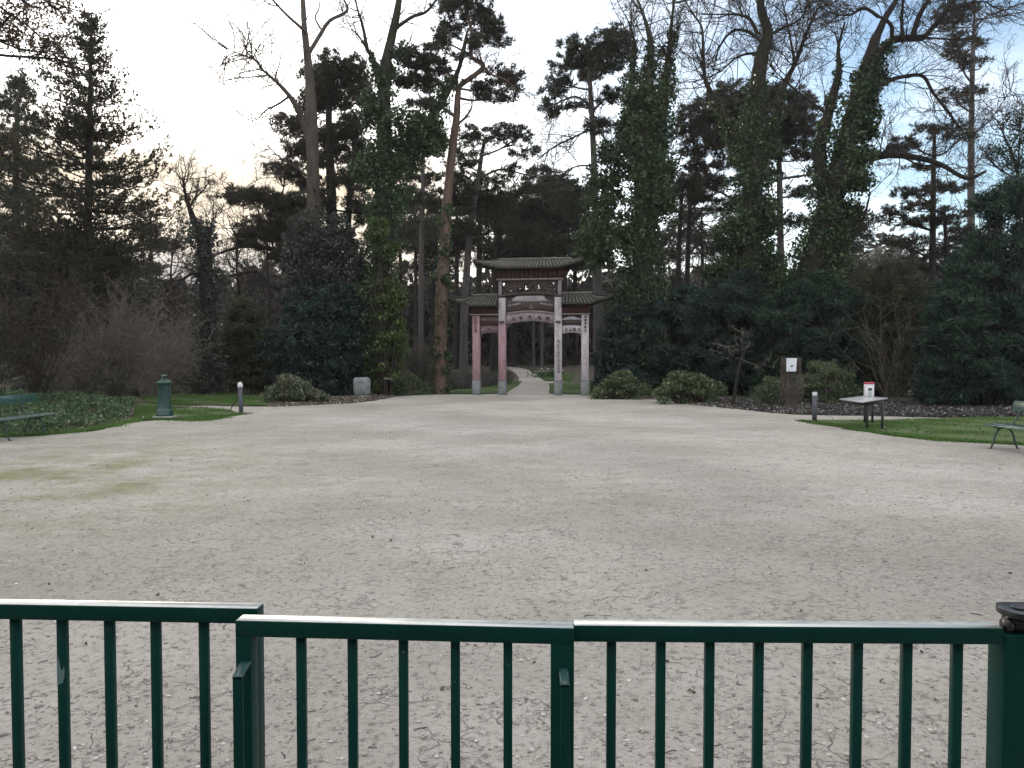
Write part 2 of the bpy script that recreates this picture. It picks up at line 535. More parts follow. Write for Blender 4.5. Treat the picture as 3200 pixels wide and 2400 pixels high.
def conifer(name, label, D, trunk, env, nb, mats, dens=1.0, tuft=(0.17, 0.05), depth=1.0, upsweep=0.35, group=None):
    pts = smooth_path(limb_points(trunk, D, 0, True), 4)
    b0 = pts[0][0]
    base = Vector((b0.x, b0.y, hgt(b0.x, b0.y)))
    t = thing(name, label, 'tree', base, 0, group)
    wood = Buf(); wood.tube([p for p, r in pts], [r for p, r in pts], 10, 0.08)
    crown = Buf(); S = []
    ys = [e[0] for e in env]
    C = []; DR = []
    for _ in range(nb):
        y = ys[0] + (ys[-1] - ys[0]) * (random.random() ** 0.8)
        xl = np.interp(y, ys, [e[1] for e in env]); xr = np.interp(y, ys, [e[2] for e in env])
        p, r = min(pts, key=lambda a: abs(a[0].z - P(trunk[0][0], y, D).z))
        tx = 1600 + (p.x / D) * F
        az = random.uniform(0, 2 * math.pi)
        ca, sa = math.cos(az), math.sin(az)
        rl = max(4, tx - xl) * MP(D); rr = max(4, xr - tx) * MP(D)
        R = (rr if ca > 0 else rl)
        Rm = 0.5 * (rl + rr) * depth
        R = math.hypot(R * ca, Rm * sa) * random.uniform(0.66, 1.14)
        zoff = -0.16 * R
        st = p + Vector((0, 0, zoff))
        e = Vector((ca, sa, 0))
        n = max(4, int(R / 0.28))
        prev = st; pr = min(r * 0.5, 0.012 + 0.012 * R)
        for i in range(1, n + 1):
            f = i / n
            q = st + e * (R * f) + Vector((random.gauss(0, .04), random.gauss(0, .04), upsweep * R * (f ** 2.0) - 0.10 * R * f + random.gauss(0, .03)))
            S.append((prev, q, pr * (1 - .8 * (f - 1 / n)), pr * (1 - .8 * f)))
            if f > 0.18:
                sd = (q - prev).normalized()
                side = Vector((-sd.y, sd.x, 0))
                for _k in range(2 if random.random() < 0.75 else 3):
                    w = random.gauss(0, 0.24) * (0.5 + 0.6 * min(1, R))
                    b_ = prev.lerp(q, random.random())
                    c = b_ + side * w + Vector((0, 0, random.gauss(0.05, .06) + abs(w) * .5))
                    S.append((b_, c, .012, .006))
                    dv = (sd * .6 + side * (w * 1.4) + Vector((0, 0, .8))).normalized()
                    for _j in range(int(7 * dens + random.random())):
                        cc_ = c + dv * random.uniform(-.08, .17) + Vector((random.gauss(0, .045), random.gauss(0, .045), random.gauss(0, .045)))
                        C.append(tuple(cc_)); DR.append(tuple(dv))
            prev = q
    crown.tufts(C, DR, 6, tuft[0], tuft[1], 0.65)
    wood.build('trunk', M[mats.get('bark', 'bark')], t, base, True)
    cr = crown.build('crown', M[mats.get('needle', 'fir')], t, base)
    w2 = Buf(); add_segs(w2, S); w2.build('twig_work', M['twig'], cr, base)
    return t

def shrub(name, label, D, blobs, mat, leaf=(0.10, 0.05), dens=1.0, droop=0.4, stems=0, stem_mat='twig', cat='shrub', group=None, sub=0.42, twigs=0, dscale=0.8, lean=None, depth=0.8):
    """blobs of (px, py, rx, ry) around a base"""
    x0 = sum(b[0] for b in blobs) / len(blobs)
    pb = P(x0, 1200, D)
    base = Vector((pb.x, pb.y, hgt(pb.x, pb.y)))
    t = thing(name, label, cat, base, 0, group)
    lf = Buf(); S = []
    for (x, y, rx, ry) in blobs:
        mp = MP(D)
        a, b = rx * mp, ry * mp
        dep = a * depth
        c = P(x, y, D + random.uniform(-.3, .3) * dep)
        area = 4 * math.pi * ((a * b + a * dep + b * dep) / 3)
        nsub = max(8, int(area * 1.7 / max(.12, sub * sub * 4) ))
        u = unit(nsub)
        rad = RNG.uniform(0.5, 1.0, (nsub, 1))
        subs = np.array(c) + u * rad * np.array([[a - sub * .5, dep, b - sub * .5]]).clip(0.05)
        gz0 = hgt(c.x, c.y - dep)
        if c.z - b - gz0 < 2.2:
            ns2 = max(4, int(nsub * .35))
            an = RNG.uniform(0, 2 * np.pi, ns2)
            sk = np.stack([c.x + np.cos(an) * a * RNG.uniform(.5, .95, ns2), c.y + np.sin(an) * dep * RNG.uniform(.5, .95, ns2), gz0 + RNG.random(ns2) * max(.2, c.z - gz0)], 1)
            subs = np.concatenate([subs, sk]); u = np.concatenate([u, unit(ns2)])
        per = int(150 * dens * sub * sub / 0.18)
        cc = np.repeat(subs, per, axis=0)
        nn = np.repeat(u, per, axis=0)
        pts = cc + unit(len(cc)) * (RNG.random((len(cc), 1)) ** .5) * np.array([[sub, sub, sub * .6]])
        g = np.array([hgt(px_, py_) for px_, py_ in pts[:1, :2]])[0]
        pts = pts[pts[:, 2] > g + 0.02]
        lf.leaves(pts, leaf[0], leaf[1], droop)
        for s_ in subs[:nsub:max(1, int(nsub / 40))]:
            sv = Vector(s_)
            st = Vector((base.x + (sv.x - base.x) * .35, base.y + (sv.y - base.y) * .35, base.z))
            mid = st.lerp(sv, .55) + Vector((random.gauss(0, .1), random.gauss(0, .1), .1))
            S.append((st, mid, .03, .02)); S.append((mid, sv, .02, .008))
        for _ in range(twigs):
            st = c + Vector((random.uniform(-.7, .7) * a, random.uniform(-.9, 0) * dep, random.uniform(-.6, .6) * b))
            twig(S, st, Vector((random.gauss(0, .5), -.4, 1)).normalized(), b * .7, .012, 1)
    lf.build('foliage', M[mat], t, base)
    w = Buf(); add_segs(w, S, 4); w.build('stem', M[stem_mat], t, base)
    return t

def bare_shrub(name, label, D, x, ybase, stems, hpx, spread, mat, lev=1, cat='shrub', r=0.012, kids=1.4, group=None):
    pb = P(x, ybase, D)
    base = Vector((pb.x, pb.y, hgt(pb.x, pb.y)))
    t = thing(name, label, cat, base, 0, group)
    S = []
    for _ in range(stems):
        d = Vector((random.gauss(0, spread), random.gauss(0, spread * .7), 1)).normalized()
        twig(S, base + Vector((random.gauss(0, .12), random.gauss(0, .12), -.03)), d, hpx * MP(D) * random.uniform(.55, 1.05), r * random.uniform(.7, 1.3), lev, up=.02, curl=.12, kids=kids)
    w = Buf(); add_segs(w, S); w.build('stem', M[mat], t, base)
    return t

# ================================================================== SETTING
def ground_poly(name, pts, z, mat, label=None, jitter=0.0, sub=0.5):
    out = []
    n = len(pts)
    for i in range(n):
        a, b = pts[i], pts[(i + 1) % n]
        L = math.hypot(b[0] - a[0], b[1] - a[1])
        k = max(1, int(L / sub)) if jitter else 1
        for j in range(k):
            t = j / k
            x = a[0] + (b[0] - a[0]) * t; y = a[1] + (b[1] - a[1]) * t
            if jitter and j: x += random.gauss(0, jitter); y += random.gauss(0, jitter)
            out.append((x, y, hgt(x, y) + z))
    me = bpy.data.meshes.new(name)
    me.from_pydata(out, [], [list(range(len(out)))])
    me.update()
    if me.polygons[0].normal.z < 0: me.flip_normals()
    me.materials.append(mat)
    o = bpy.data.objects.new(name, me); COL.objects.link(o)
    o['kind'] = 'structure'
    return o, [(p[0], p[1]) for p in out]

def gravel_mat():
    m, nt, out = nodes_of('compacted_gravel')
    geo = N(nt, 'ShaderNodeNewGeometry')
    pos = geo.outputs['Position']
    big = noise(nt, pos, 0.28, 3, 0.6)
    mid = noise(nt, pos, 1.7, 5, 0.68, 0.4)
    fine = noise(nt, pos, 22.0, 5, 0.78)
    grit = noise(nt, pos, 150.0, 2, 0.8)
    col = mixc(nt, ramp(nt, [(0.38, 0.0), (0.60, 1.0)], big).outputs[0], (0.375, 0.355, 0.322), (0.525, 0.495, 0.458))
    col = mixc(nt, ramp(nt, [(0.42, 0.0), (0.72, 0.55)], mid).outputs[0], col, (0.375, 0.345, 0.315))
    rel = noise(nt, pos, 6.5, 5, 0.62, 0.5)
    col = mixc(nt, ramp(nt, [(0.29, 0.75), (0.38, 0.0)], rel).outputs[0], col, (0.16, 0.145, 0.13))  # shade in the hollows of the relief, painted into the colour
    col = mixc(nt, ramp(nt, [(0.34, 0.9), (0.48, 0.0)], fine).outputs[0], col, (0.17, 0.155, 0.138))
    col = mixc(nt, ramp(nt, [(0.58, 0.0), (0.72, 0.5)], fine).outputs[0], col, (0.58, 0.56, 0.53))
    # cracks, their shade painted in as dark colour
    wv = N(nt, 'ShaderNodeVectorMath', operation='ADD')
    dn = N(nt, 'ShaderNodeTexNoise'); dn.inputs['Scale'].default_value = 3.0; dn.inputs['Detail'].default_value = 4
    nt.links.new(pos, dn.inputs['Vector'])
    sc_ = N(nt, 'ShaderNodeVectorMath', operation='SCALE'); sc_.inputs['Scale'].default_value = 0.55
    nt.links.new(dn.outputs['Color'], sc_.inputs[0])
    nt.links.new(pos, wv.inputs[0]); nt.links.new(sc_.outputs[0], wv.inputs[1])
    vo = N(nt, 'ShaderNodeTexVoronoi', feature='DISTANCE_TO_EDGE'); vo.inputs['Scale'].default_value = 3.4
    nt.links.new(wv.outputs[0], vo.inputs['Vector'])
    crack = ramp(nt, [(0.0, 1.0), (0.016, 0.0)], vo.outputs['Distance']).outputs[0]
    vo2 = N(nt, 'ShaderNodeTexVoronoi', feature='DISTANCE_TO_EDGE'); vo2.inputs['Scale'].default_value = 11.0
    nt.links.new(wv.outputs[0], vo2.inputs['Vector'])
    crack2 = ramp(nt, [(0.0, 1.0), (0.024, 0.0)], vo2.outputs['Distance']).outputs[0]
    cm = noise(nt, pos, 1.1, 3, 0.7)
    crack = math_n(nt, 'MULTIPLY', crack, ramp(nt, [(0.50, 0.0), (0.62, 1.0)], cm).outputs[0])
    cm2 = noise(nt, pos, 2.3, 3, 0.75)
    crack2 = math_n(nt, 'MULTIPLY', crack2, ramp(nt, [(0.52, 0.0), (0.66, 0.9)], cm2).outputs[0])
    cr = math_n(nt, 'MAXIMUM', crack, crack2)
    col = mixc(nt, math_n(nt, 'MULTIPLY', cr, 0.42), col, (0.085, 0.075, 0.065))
    # pebbles in the surface
    vp = N(nt, 'ShaderNodeTexVoronoi'); vp.inputs['Scale'].default_value = 42.0
    nt.links.new(pos, vp.inputs['Vector'])
    sep = N(nt, 'ShaderNodeSeparateColor'); nt.links.new(vp.outputs['Color'], sep.inputs[0])
    peb = math_n(nt, 'MULTIPLY', ramp(nt, [(0.80, 0.0), (0.86, 1.0)], sep.outputs[0]).outputs[0], ramp(nt, [(0.22, 1.0), (0.40, 0.0)], vp.outputs['Distance']).outputs[0])
    col = mixc(nt, math_n(nt, 'MULTIPLY', peb, 0.8), col, mixc(nt, sep.outputs[1], (0.34, 0.32, 0.30), (0.72, 0.70, 0.66)))
    # moss film on the left
    sx = N(nt, 'ShaderNodeSeparateXYZ'); nt.links.new(pos, sx.inputs[0])
    mx = math_n(nt, 'MULTIPLY', ramp(nt, [(0.0, 1.0), (1.0, 0.0)], math_n(nt, 'MULTIPLY_ADD', sx.outputs[0], 0.22)).outputs[0],
                ramp(nt, [(0.0, 1.0), (1.0, 0.0)], math_n(nt, 'ABSOLUTE', math_n(nt, 'MULTIPLY_ADD', sx.outputs[1], 0.16))).outputs[0])
    for n in nt.nodes:
        if n.type == 'MATH' and n.operation == 'MULTIPLY_ADD':
            n.inputs[2].default_value = 1.25 if abs(n.inputs[1].default_value - 0.22) < 1e-3 else -1.60
    moss = math_n(nt, 'MULTIPLY', mx, ramp(nt, [(0.40, 0.0), (0.62, 1.0)], noise(nt, pos, 0.9, 7, 0.7)).outputs[0])
    col = mixc(nt, math_n(nt, 'MULTIPLY', moss, 0.9), col, (0.19, 0.20, 0.075))
    gm = noise(nt, pos, 0.16, 6, 0.65)
    col = mixc(nt, math_n(nt, 'MULTIPLY', ramp(nt, [(0.46, 0.0), (0.64, 0.55)], gm).outputs[0], mid), col, (0.22, 0.235, 0.16))
    b = N(nt, 'ShaderNodeBsdfPrincipled')
    nt.links.new(col, b.inputs['Base Color'])
    b.inputs['Roughness'].default_value = 0.9
    b.inputs['Specular IOR Level'].default_value = 0.25
    h = math_n(nt, 'ADD', math_n(nt, 'MULTIPLY', fine, 0.8), math_n(nt, 'MULTIPLY', grit, 0.35))
    h = math_n(nt, 'ADD', h, math_n(nt, 'MULTIPLY', peb, 0.5))
    h = math_n(nt, 'SUBTRACT', h, math_n(nt, 'MULTIPLY', cr, 0.9))
    h = math_n(nt, 'ADD', h, math_n(nt, 'MULTIPLY', mid, 1.6))
    h = math_n(nt, 'ADD', h, math_n(nt, 'MULTIPLY', rel, 1.8))
    bp = N(nt, 'ShaderNodeBump'); bp.inputs['Strength'].default_value = 1.0; bp.inputs['Distance'].default_value = 0.024
    nt.links.new(h, bp.inputs['Height']); nt.links.new(bp.outputs[0], b.inputs['Normal'])
    nt.links.new(b.outputs[0], out.inputs[0])
    return m

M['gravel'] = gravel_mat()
M['soil'] = rough_mat('woodland_soil', (0.060, 0.052, 0.042), (0.105, 0.092, 0.072), 1.3, 0.95, 0.9, (1, 1, 1), (0.055, 0.065, 0.035), 0.6, bd=0.08)
M['lawn'] = rough_mat('lawn_turf', (0.060, 0.105, 0.035), (0.085, 0.125, 0.040), 2.0, 0.95, 0.8, (1, 1, 1), (0.09, 0.085, 0.055), 5.0, bd=0.05)

xs = sorted(set([-400, -250, -150, -100, -70, -55, -48] + list(np.arange(-44, 44.1, 0.8)) + [48, 55, 70, 100, 150, 250, 400]))
ysg = sorted(set([-60, -30, -15, -5] + list(np.arange(0, 62.1, 0.8)) + [35, 64, 67, 70, 73, 80, 95, 120, 160, 240, 400]))
gb = Buf()
V = [(x, y, hgt(x, y)) for y in ysg for x in xs]
nx = len(xs)
Q = [(j*nx+i, j*nx+i+1, (j+1)*nx+i+1, (j+1)*nx+i) for j in range(len(ysg)-1) for i in range(nx-1)]
gb.add(V, None, Q)
g = gb.build('ground', M['soil'], smooth=True); g['kind'] = 'structure'

def px(*pp): return [tuple(G(x, y)[:2]) for x, y in pp]
plaza_pts = [(-34, -14), (36, -14), (36, 15)] + px((3420, 1400), (3200, 1390), (3050, 1384)) 
plaza_pts = [(-34, -14), (36, -14), (36, 21.5)] + px((2960, 1308), (2800, 1303), (2600, 1300), (2480, 1297), (2400, 1290), (2280, 1277), (2170, 1267), (2090, 1256), (2000, 1244), (1900, 1239)) \
    + [tuple(G(1835, 1235)[:2]), tuple(G(1730, 1232)[:2]), tuple(G(1585, 1232)[:2])] + px((1480, 1233), (1330, 1234), (1230, 1241), (1180, 1252), (1100, 1262), (1000, 1266), (860, 1272), (760, 1272), (640, 1269), (600, 1271), (480, 1316), (420, 1318), (390, 1326), (290, 1350), (130, 1364), (0, 1370)) + [(-34, 14.6)]
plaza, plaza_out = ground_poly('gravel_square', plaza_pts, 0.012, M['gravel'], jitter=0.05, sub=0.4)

# winding path beyond the gate
prow = [(1234, 1580, 1716), (1222, 1592, 1716), (1210, 1606, 1718), (1200, 1617, 1714), (1192, 1622, 1702), (1180, 1621, 1684), (1170, 1614, 1672), (1160, 1600, 1656), (1153, 1583, 1640), (1149, 1560, 1618), (1147, 1530, 1590)]
V = []; Q = []
for y, a, b in prow:
    for x in (a, b):
        q = G(x, y); V.append((q.x, q.y, q.z + 0.02))
for i in range(len(prow) - 1): Q.append((2*i, 2*i+1, 2*i+3, 2*i+2))
pb_ = Buf(); pb_.add(V, None, Q)
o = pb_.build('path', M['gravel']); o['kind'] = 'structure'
q0, q1, q2, q3 = [G(*p_) for p_ in ((1690, 1201), (1760, 1197), (1762, 1192.5), (1690, 1193))]
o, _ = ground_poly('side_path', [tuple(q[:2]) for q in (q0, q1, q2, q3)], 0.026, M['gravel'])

def inside(poly, X, Y):
    r = np.zeros(len(X), bool)
    n = len(poly)
    for i in range(n):
        x0, y0 = poly[i]; x1, y1 = poly[(i + 1) % n]
        c = (y0 > Y) != (y1 > Y)
        xx = (x1 - x0) * (Y - y0) / ((y1 - y0) if y1 != y0 else 1e-9) + x0
        r ^= c & (X < xx)
    return r

def sample_poly(poly, n):
    a = np.array(poly)
    lo, hi = a.min(0), a.max(0)
    k = int(n * 2.2) + 10
    X = RNG.uniform(lo[0], hi[0], k); Y = RNG.uniform(lo[1], hi[1], k)
    m = inside(poly, X, Y)
    return X[m][:n], Y[m][:n]

def area_of(poly):
    s = 0
    for i in range(len(poly)):
        x0, y0 = poly[i]; x1, y1 = poly[(i + 1) % len(poly)]
        s += x0 * y1 - x1 * y0
    return abs(s) / 2

def grass(label, poly, dens, h, mat='grass', w=0.012, lump=True):
    n = int(min(area_of(poly) * dens, 90000))
    X, Y = sample_poly(poly, n)
    n = len(X)
    Z = np.array([hgt(x, y) for x, y in zip(X, Y)])
    f = 0.6 + 0.5 * np.sin(X * 2.1 + np.sin(Y * 1.7)) * np.sin(Y * 2.6 + X) if lump else np.ones(n)
    hh = h * f.clip(0.25, 1.3) * RNG.uniform(0.5, 1.3, n)
    a = RNG.uniform(0, 2 * np.pi, n)
    base = np.stack([X, Y, Z], 1)
    sd = np.stack([np.cos(a), np.sin(a), np.zeros(n)], 1) * w * .5
    tip = base + np.stack([RNG.normal(0, .45, n) * hh, RNG.normal(0, .45, n) * hh, hh], 1)
    v = np.stack([base - sd, base + sd, tip], 1).reshape(-1, 3)
    b = Buf(); b.add(v, np.arange(3 * n).reshape(-1, 3))
    return tag(b.build('grass', M[mat]), label, 'grass', None, 'stuff')

def scatter_leaves(name, label, cat, poly, dens, mat, size=0.05, lift=0.03, h=0.0, lw=0.6):
    n = int(min(area_of(poly) * dens, 70000))
    X, Y = sample_poly(poly, n)
    n = len(X)
    Z = np.array([hgt(x, y) for x, y in zip(X, Y)])
    if h > 0:
        f = (0.55 + 0.45 * np.sin(X * 1.7 + np.sin(Y * 1.3) * 1.5) * np.sin(Y * 1.9 + X * .6)).clip(0.12, 1)
        Z = Z + h * f * RNG.random(n) ** 0.6
    Z = Z + lift * RNG.random(n) + 0.02
    b = Buf(); b.leaves(np.stack([X, Y, Z], 1), size, size * lw, 0.0)
    return tag(b.build(name, M[mat]), label, cat, None, 'stuff')

# lawns
rl = px((2506, 1318), (2560, 1325), (2620, 1334), (2700, 1347), (2800, 1364), (2900, 1374), (3050, 1384), (3200, 1392)) + [(14.5, 14.2), (19, 15), (19, 21.6)] + px((2960, 1308), (2800, 1313), (2650, 1315), (2560, 1314))
o, rlo = ground_poly('right_lawn', rl, 0.022, M['lawn'], jitter=0.05, sub=0.3)
grass('mown green grass under the display table and bench on the right', rlo, 1500, 0.075)
def ragged(label, line, n, spread, h):
    a = np.array(line); seg = np.linalg.norm(a[1:] - a[:-1], axis=1)
    k = RNG.choice(len(seg), n, p=seg / seg.sum()); t_ = RNG.random((n, 1))
    p = a[k] + (a[k + 1] - a[k]) * t_
    cl = np.sin(p[:, :1] * 3.1 + np.sin(p[:, 1:] * 2.3) * 2)
    p = p + RNG.normal(0, 1, (n, 2)) * spread * (0.45 + 0.9 * np.clip(cl, 0, 1))
    hh = h * RNG.uniform(.4, 1.2, n); an = RNG.uniform(0, 6.28, n)
    base = np.stack([p[:, 0], p[:, 1], np.full(n, .012)], 1)
    sd = np.stack([np.cos(an), np.sin(an), np.zeros(n)], 1) * .008
    tip = base + np.stack([RNG.normal(0, .5, n) * hh, RNG.normal(0, .5, n) * hh, hh], 1)
    b = Buf(); b.add(np.stack([base - sd, base + sd, tip], 1).reshape(-1, 3), np.arange(3 * n).reshape(-1, 3))
    tag(b.build('grass', M['grass']), label, 'grass', None, 'stuff')
ragged('stray grass blades along the ragged edge of the right lawn', px((2500, 1318), (2560, 1326), (2620, 1335), (2700, 1348), (2800, 1365), (2900, 1375), (3050, 1385), (3200, 1393)), 9000, .11, .06)
ragged('stray grass blades along the ragged edge of the left lawn', px((765, 1296), (700, 1305), (640, 1316), (560, 1314), (480, 1314), (430, 1315), (390, 1323), (290, 1347), (130, 1361), (0, 1367)), 9000, .12, .07)
edge = px((2506, 1319), (2700, 1349), (2900, 1377), (3200, 1396)) + px((3200, 1384), (2900, 1368), (2700, 1342), (2520, 1316))
scatter_leaves('leaf_litter', 'pale dead leaves along the edge of the right lawn', 'leaf litter', edge, 60, 'litter', 0.03)
ll = px((760, 1296), (745, 1298), (700, 1304), (640, 1315), (560, 1313), (480, 1313), (430, 1313), (390, 1322), (290, 1346), (130, 1360), (0, 1366), (-400, 1366), (-400, 1250), (150, 1250), (450, 1262), (560, 1276), (640, 1276), (700, 1283))
o, llo = ground_poly('left_lawn', ll, 0.024, M['lawn'], jitter=0.05, sub=0.3)
lg = px((760, 1296), (700, 1305), (640, 1316), (560, 1313), (420, 1310), (420, 1268), (560, 1274), (640, 1276), (700, 1283))
grass('rough green grass around the drinking fountain and bollard', lg, 1500, 0.10)
l2 = px((460, 1262), (600, 1266), (840, 1268), (840, 1240), (640, 1226), (440, 1234))
o, l2o = ground_poly('back_lawn', l2, 0.026, M['lawn'], jitter=0.06, sub=0.5)
grass('green grass behind the bollard and fountain', l2o, 900, 0.10, w=.016)
cover = px((-350, 1362), (0, 1362), (140, 1356), (300, 1338), (400, 1308), (430, 1262), (300, 1238), (150, 1225), (-350, 1225))
scatter_leaves('ground_cover', 'low leafy nettles and creeping plants behind the left bench', 'ground cover', cover, 800, 'cover', 0.05, 0.03, 0.27)
scatter_leaves('leaf_litter', 'brown fallen leaves lying in the left lawn and ground cover', 'leaf litter', cover, 60, 'litter', 0.045, 0.05, 0.22)
bank = [(-24, 33.5), (-17, 33), (-10, 34), (-9.5, 38), (-13, 45), (-26, 45)]
grass('olive rough grass on the low bank behind the fountain', bank, 260, .22, 'bush_olive', .03)
soilp = px((170, 1352), (400, 1322), (430, 1300), (330, 1296), (200, 1325))
scatter_leaves('leaf_litter', 'brown dead leaves on the bare soil beside the left bench', 'leaf litter', soilp, 150, 'litter', 0.045)
scatter_leaves('leaf_litter', 'a few fallen leaves lying in the right lawn', 'leaf litter', rl, 9, 'litter', 0.035, 0.06)
scatter_leaves('leaf_litter', 'a few fallen leaves lying in the grass around the fountain', 'leaf litter', lg, 14, 'litter', 0.035, 0.06)
# lawns by the gate
for lab, pp in (('bright green grass strip left of the gate', [(1300, 1231), (1476, 1231), (1580, 1229), (1620, 1207), (1632, 1192), (1600, 1198), (1480, 1217), (1300, 1221)]),
                ('green grass between the gate and the side path', [(1722, 1230), (1900, 1232), (1900, 1202), (1760, 1198), (1722, 1204)]),
                ('green grass on the far side of the winding path', [(1708, 1191), (1780, 1191), (1800, 1172), (1700, 1160), (1655, 1157), (1676, 1170), (1690, 1180)])):
    pw = px(*pp)
    o, po = ground_poly('gate_lawn', pw, 0.03, M['lawn'])
    grass(lab, pw, 500, 0.10, w=.022)
dry = px((1215, 1236), (1300, 1228), (1480, 1214), (1600, 1200), (1600, 1178), (1400, 1176), (1230, 1190))
grass('tall dry brownish grass behind the left half of the gate', dry, 240, 0.55, 'brown_twig_leaf', .03)
mulch = px((2200, 1270), (2300, 1280), (2420, 1293), (2500, 1298), (2700, 1301), (2960, 1307), (3200, 1304), (3200, 1276), (2900, 1262), (2500, 1255), (2200, 1252))
scatter_leaves('leaf_litter', 'grey woodchips and dead leaves under the bushes on the right', 'leaf litter', mulch, 420, 'litter_grey', 0.05, 0.07)
mulch2 = px((1900, 1240), (2000, 1245), (2170, 1268), (2300, 1280), (2300, 1250), (1900, 1225))
scatter_leaves('leaf_litter', 'brown leaf litter under the small bushes right of the gate', 'leaf litter', mulch2, 200, 'litter', 0.05, 0.05)
mulch3 = px((840, 1274), (1000, 1267), (1100, 1263), (1230, 1243), (1230, 1232), (840, 1255))
scatter_leaves('leaf_litter', 'brown leaf litter around the stone block', 'leaf litter', mulch3, 160, 'litter', 0.05, 0.05)

# stones and bits of debris on the square near the fence
def stones(name, label, n, y0, y1, smin, smax, mat, pw=1.6):
    b = Buf()
    ico = np.array([(0,0,1),(.89,0,.45),(.28,.85,.45),(-.72,.53,.45),(-.72,-.53,.45),(.28,-.85,.45),(.72,.53,-.45),(-.28,.85,-.45),(-.89,0,-.45),(-.28,-.85,-.45),(.72,-.53,-.45),(0,0,-1)])
    T = np.array([(0,1,2),(0,2,3),(0,3,4),(0,4,5),(0,5,1),(1,6,2),(2,7,3),(3,8,4),(4,9,5),(5,10,1),(6,7,2),(7,8,3),(8,9,4),(9,10,5),(10,6,1),(11,7,6),(11,8,7),(11,9,8),(11,10,9),(11,6,10)])
    Y = y0 + (y1 - y0) * RNG.random(n) ** pw
    X = RNG.uniform(-1, 1, n) * (Y * 0.75 + 0.4)
    S = smin + (smax - smin) * RNG.random(n) ** 3
    jit = RNG.uniform(.7, 1.3, (n, 12, 1))
    an = RNG.uniform(.6, 1.3, (n, 1, 3)) * np.array([[[1, 1, .6]]])
    a = RNG.uniform(0, 6.28, n)
    v = ico[None] * jit * an * S[:, None, None]
    c, s_ = np.cos(a)[:, None], np.sin(a)[:, None]
    vx = v[:, :, 0] * c - v[:, :, 1] * s_; vy = v[:, :, 0] * s_ + v[:, :, 1] * c
    v = np.stack([vx + X[:, None], vy + Y[:, None], v[:, :, 2] + 0.012 + (S * .15)[:, None]], 2)
    b.add(v.reshape(-1, 3), (T[None] + (np.arange(n) * 12)[:, None, None]).reshape(-1, 3))
    return tag(b.build(name, M[mat]), label, 'gravel', None, 'stuff')
def stone_mat():
    m, nt, out = nodes_of('loose_stones')
    geo = N(nt, 'ShaderNodeNewGeometry')
    c = ramp(nt, [(0.0, (0.24, 0.22, 0.20)), (0.7, (0.40, 0.375, 0.345)), (1.0, (0.66, 0.64, 0.60))], geo.outputs['Random Per Island'])
    b = N(nt, 'ShaderNodeBsdfPrincipled'); nt.links.new(c.outputs[0], b.inputs['Base Color']); b.inputs['Roughness'].default_value = .85
    nt.links.new(b.outputs[0], out.inputs[0]); return m
M['stone_bits'] = stone_mat()
stones('gravel', 'loose pale grit and pebbles on the square beyond the fence', 15000, 1.9, 9.0, 0.003, 0.013, 'stone_bits', 2.0)
stones('gravel', 'patch of coarser white pebbles on the square behind the gate leaf', 1500, 1.95, 3.6, 0.006, 0.016, 'stone_bits', 1.2)
bits = [(-6, 2.2), (6, 2.2), (14, 26), (-8, 26)]
scatter_leaves('leaf_debris', 'dark bits of leaf scattered over the gravel square', 'debris', bits, 0.7, 'litter', 0.016, 0.0)

scatter_leaves('leaf_debris', 'dead leaf scraps on the square just beyond the fence', 'debris', [(-1.6, 2.0), (1.6, 2.0), (4.2, 6), (-4.2, 6)], 2.2, 'litter', 0.017, 0.0)
S = []
for _ in range(70):
    y = 2.0 + 8 * random.random() ** 1.6; x = random.uniform(-.7, .7) * y; a = random.uniform(0, 6.28)
    p = Vector((x, y, .016)); L = random.uniform(.02, .09)
    for k in range(3):
        q = p + Vector((math.cos(a), math.sin(a), 0)) * L / 3; S.append((p, q, .0022, .0016)); p = q; a += random.gauss(0, .5)
tb = Buf(); add_segs(tb, S, 4); tag(tb.build('twig_debris', M['twig']), 'small broken twigs lying on the gravel square', 'debris', None, 'stuff')

# ================================================================== FOREGROUND FENCE
M['green_paint'] = paint_mat('dark_green_paint', (0.004, 0.043, 0.036), 0.40, 0.0, 0.2, (0.010, 0.075, 0.065), (0.10, 0.13, 0.12))
M['green_paint'].node_tree.nodes['Principled BSDF'].inputs['Specular IOR Level'].default_value = 0.12
M['rail_sheen'] = paint_mat('sky_sheen_metal', (0.60, 0.62, 0.60), 0.50, 0.0, 0.12)  # bright metal standing in for sky sheen on the painted rails
M['rail_sheen'].node_tree.nodes['Principled BSDF'].inputs['Metallic'].default_value = 1.0
M['green_lighter'] = paint_mat('lighter_green_paint', (0.020, 0.075, 0.075), 0.4, 0.3, 0.2)
M['black_plastic'] = paint_mat('black_plastic', (0.012, 0.013, 0.016), 0.35, 0.2, 0.1)
M['chip'] = paint_mat('chipped_paint', (0.14, 0.24, 0.24), 0.5, 0.0, 0.2)

def line_at(a, b, x_px, back):
    """point on the rail line a-b (world xy of its front edge) seen at a pixel column, set back by `back`"""
    k = (x_px - 1600.0) / F
    ax, ay = a; bx, by = b
    ay += back; by += back
    t = (k * ay - ax) / ((bx - ax) - k * (by - ay))
    return ax + (bx - ax) * t, ay + (by - ay) * t

def rail(buf, a, b, dep, z0, z1):
    d = Vector((b[0] - a[0], b[1] - a[1], 0)).normalized(); n = Vector((-d.y, d.x, 0)) * dep
    v = []
    for z in (z0, z1):
        v += [(a[0], a[1], z), (b[0], b[1], z), (b[0] + n.x, b[1] + n.y, z), (a[0] + n.x, a[1] + n.y, z)]
    buf.add(v, None, [(0,3,2,1),(4,5,6,7),(0,1,5,4),(1,2,6,5),(2,3,7,6),(3,0,4,7)])

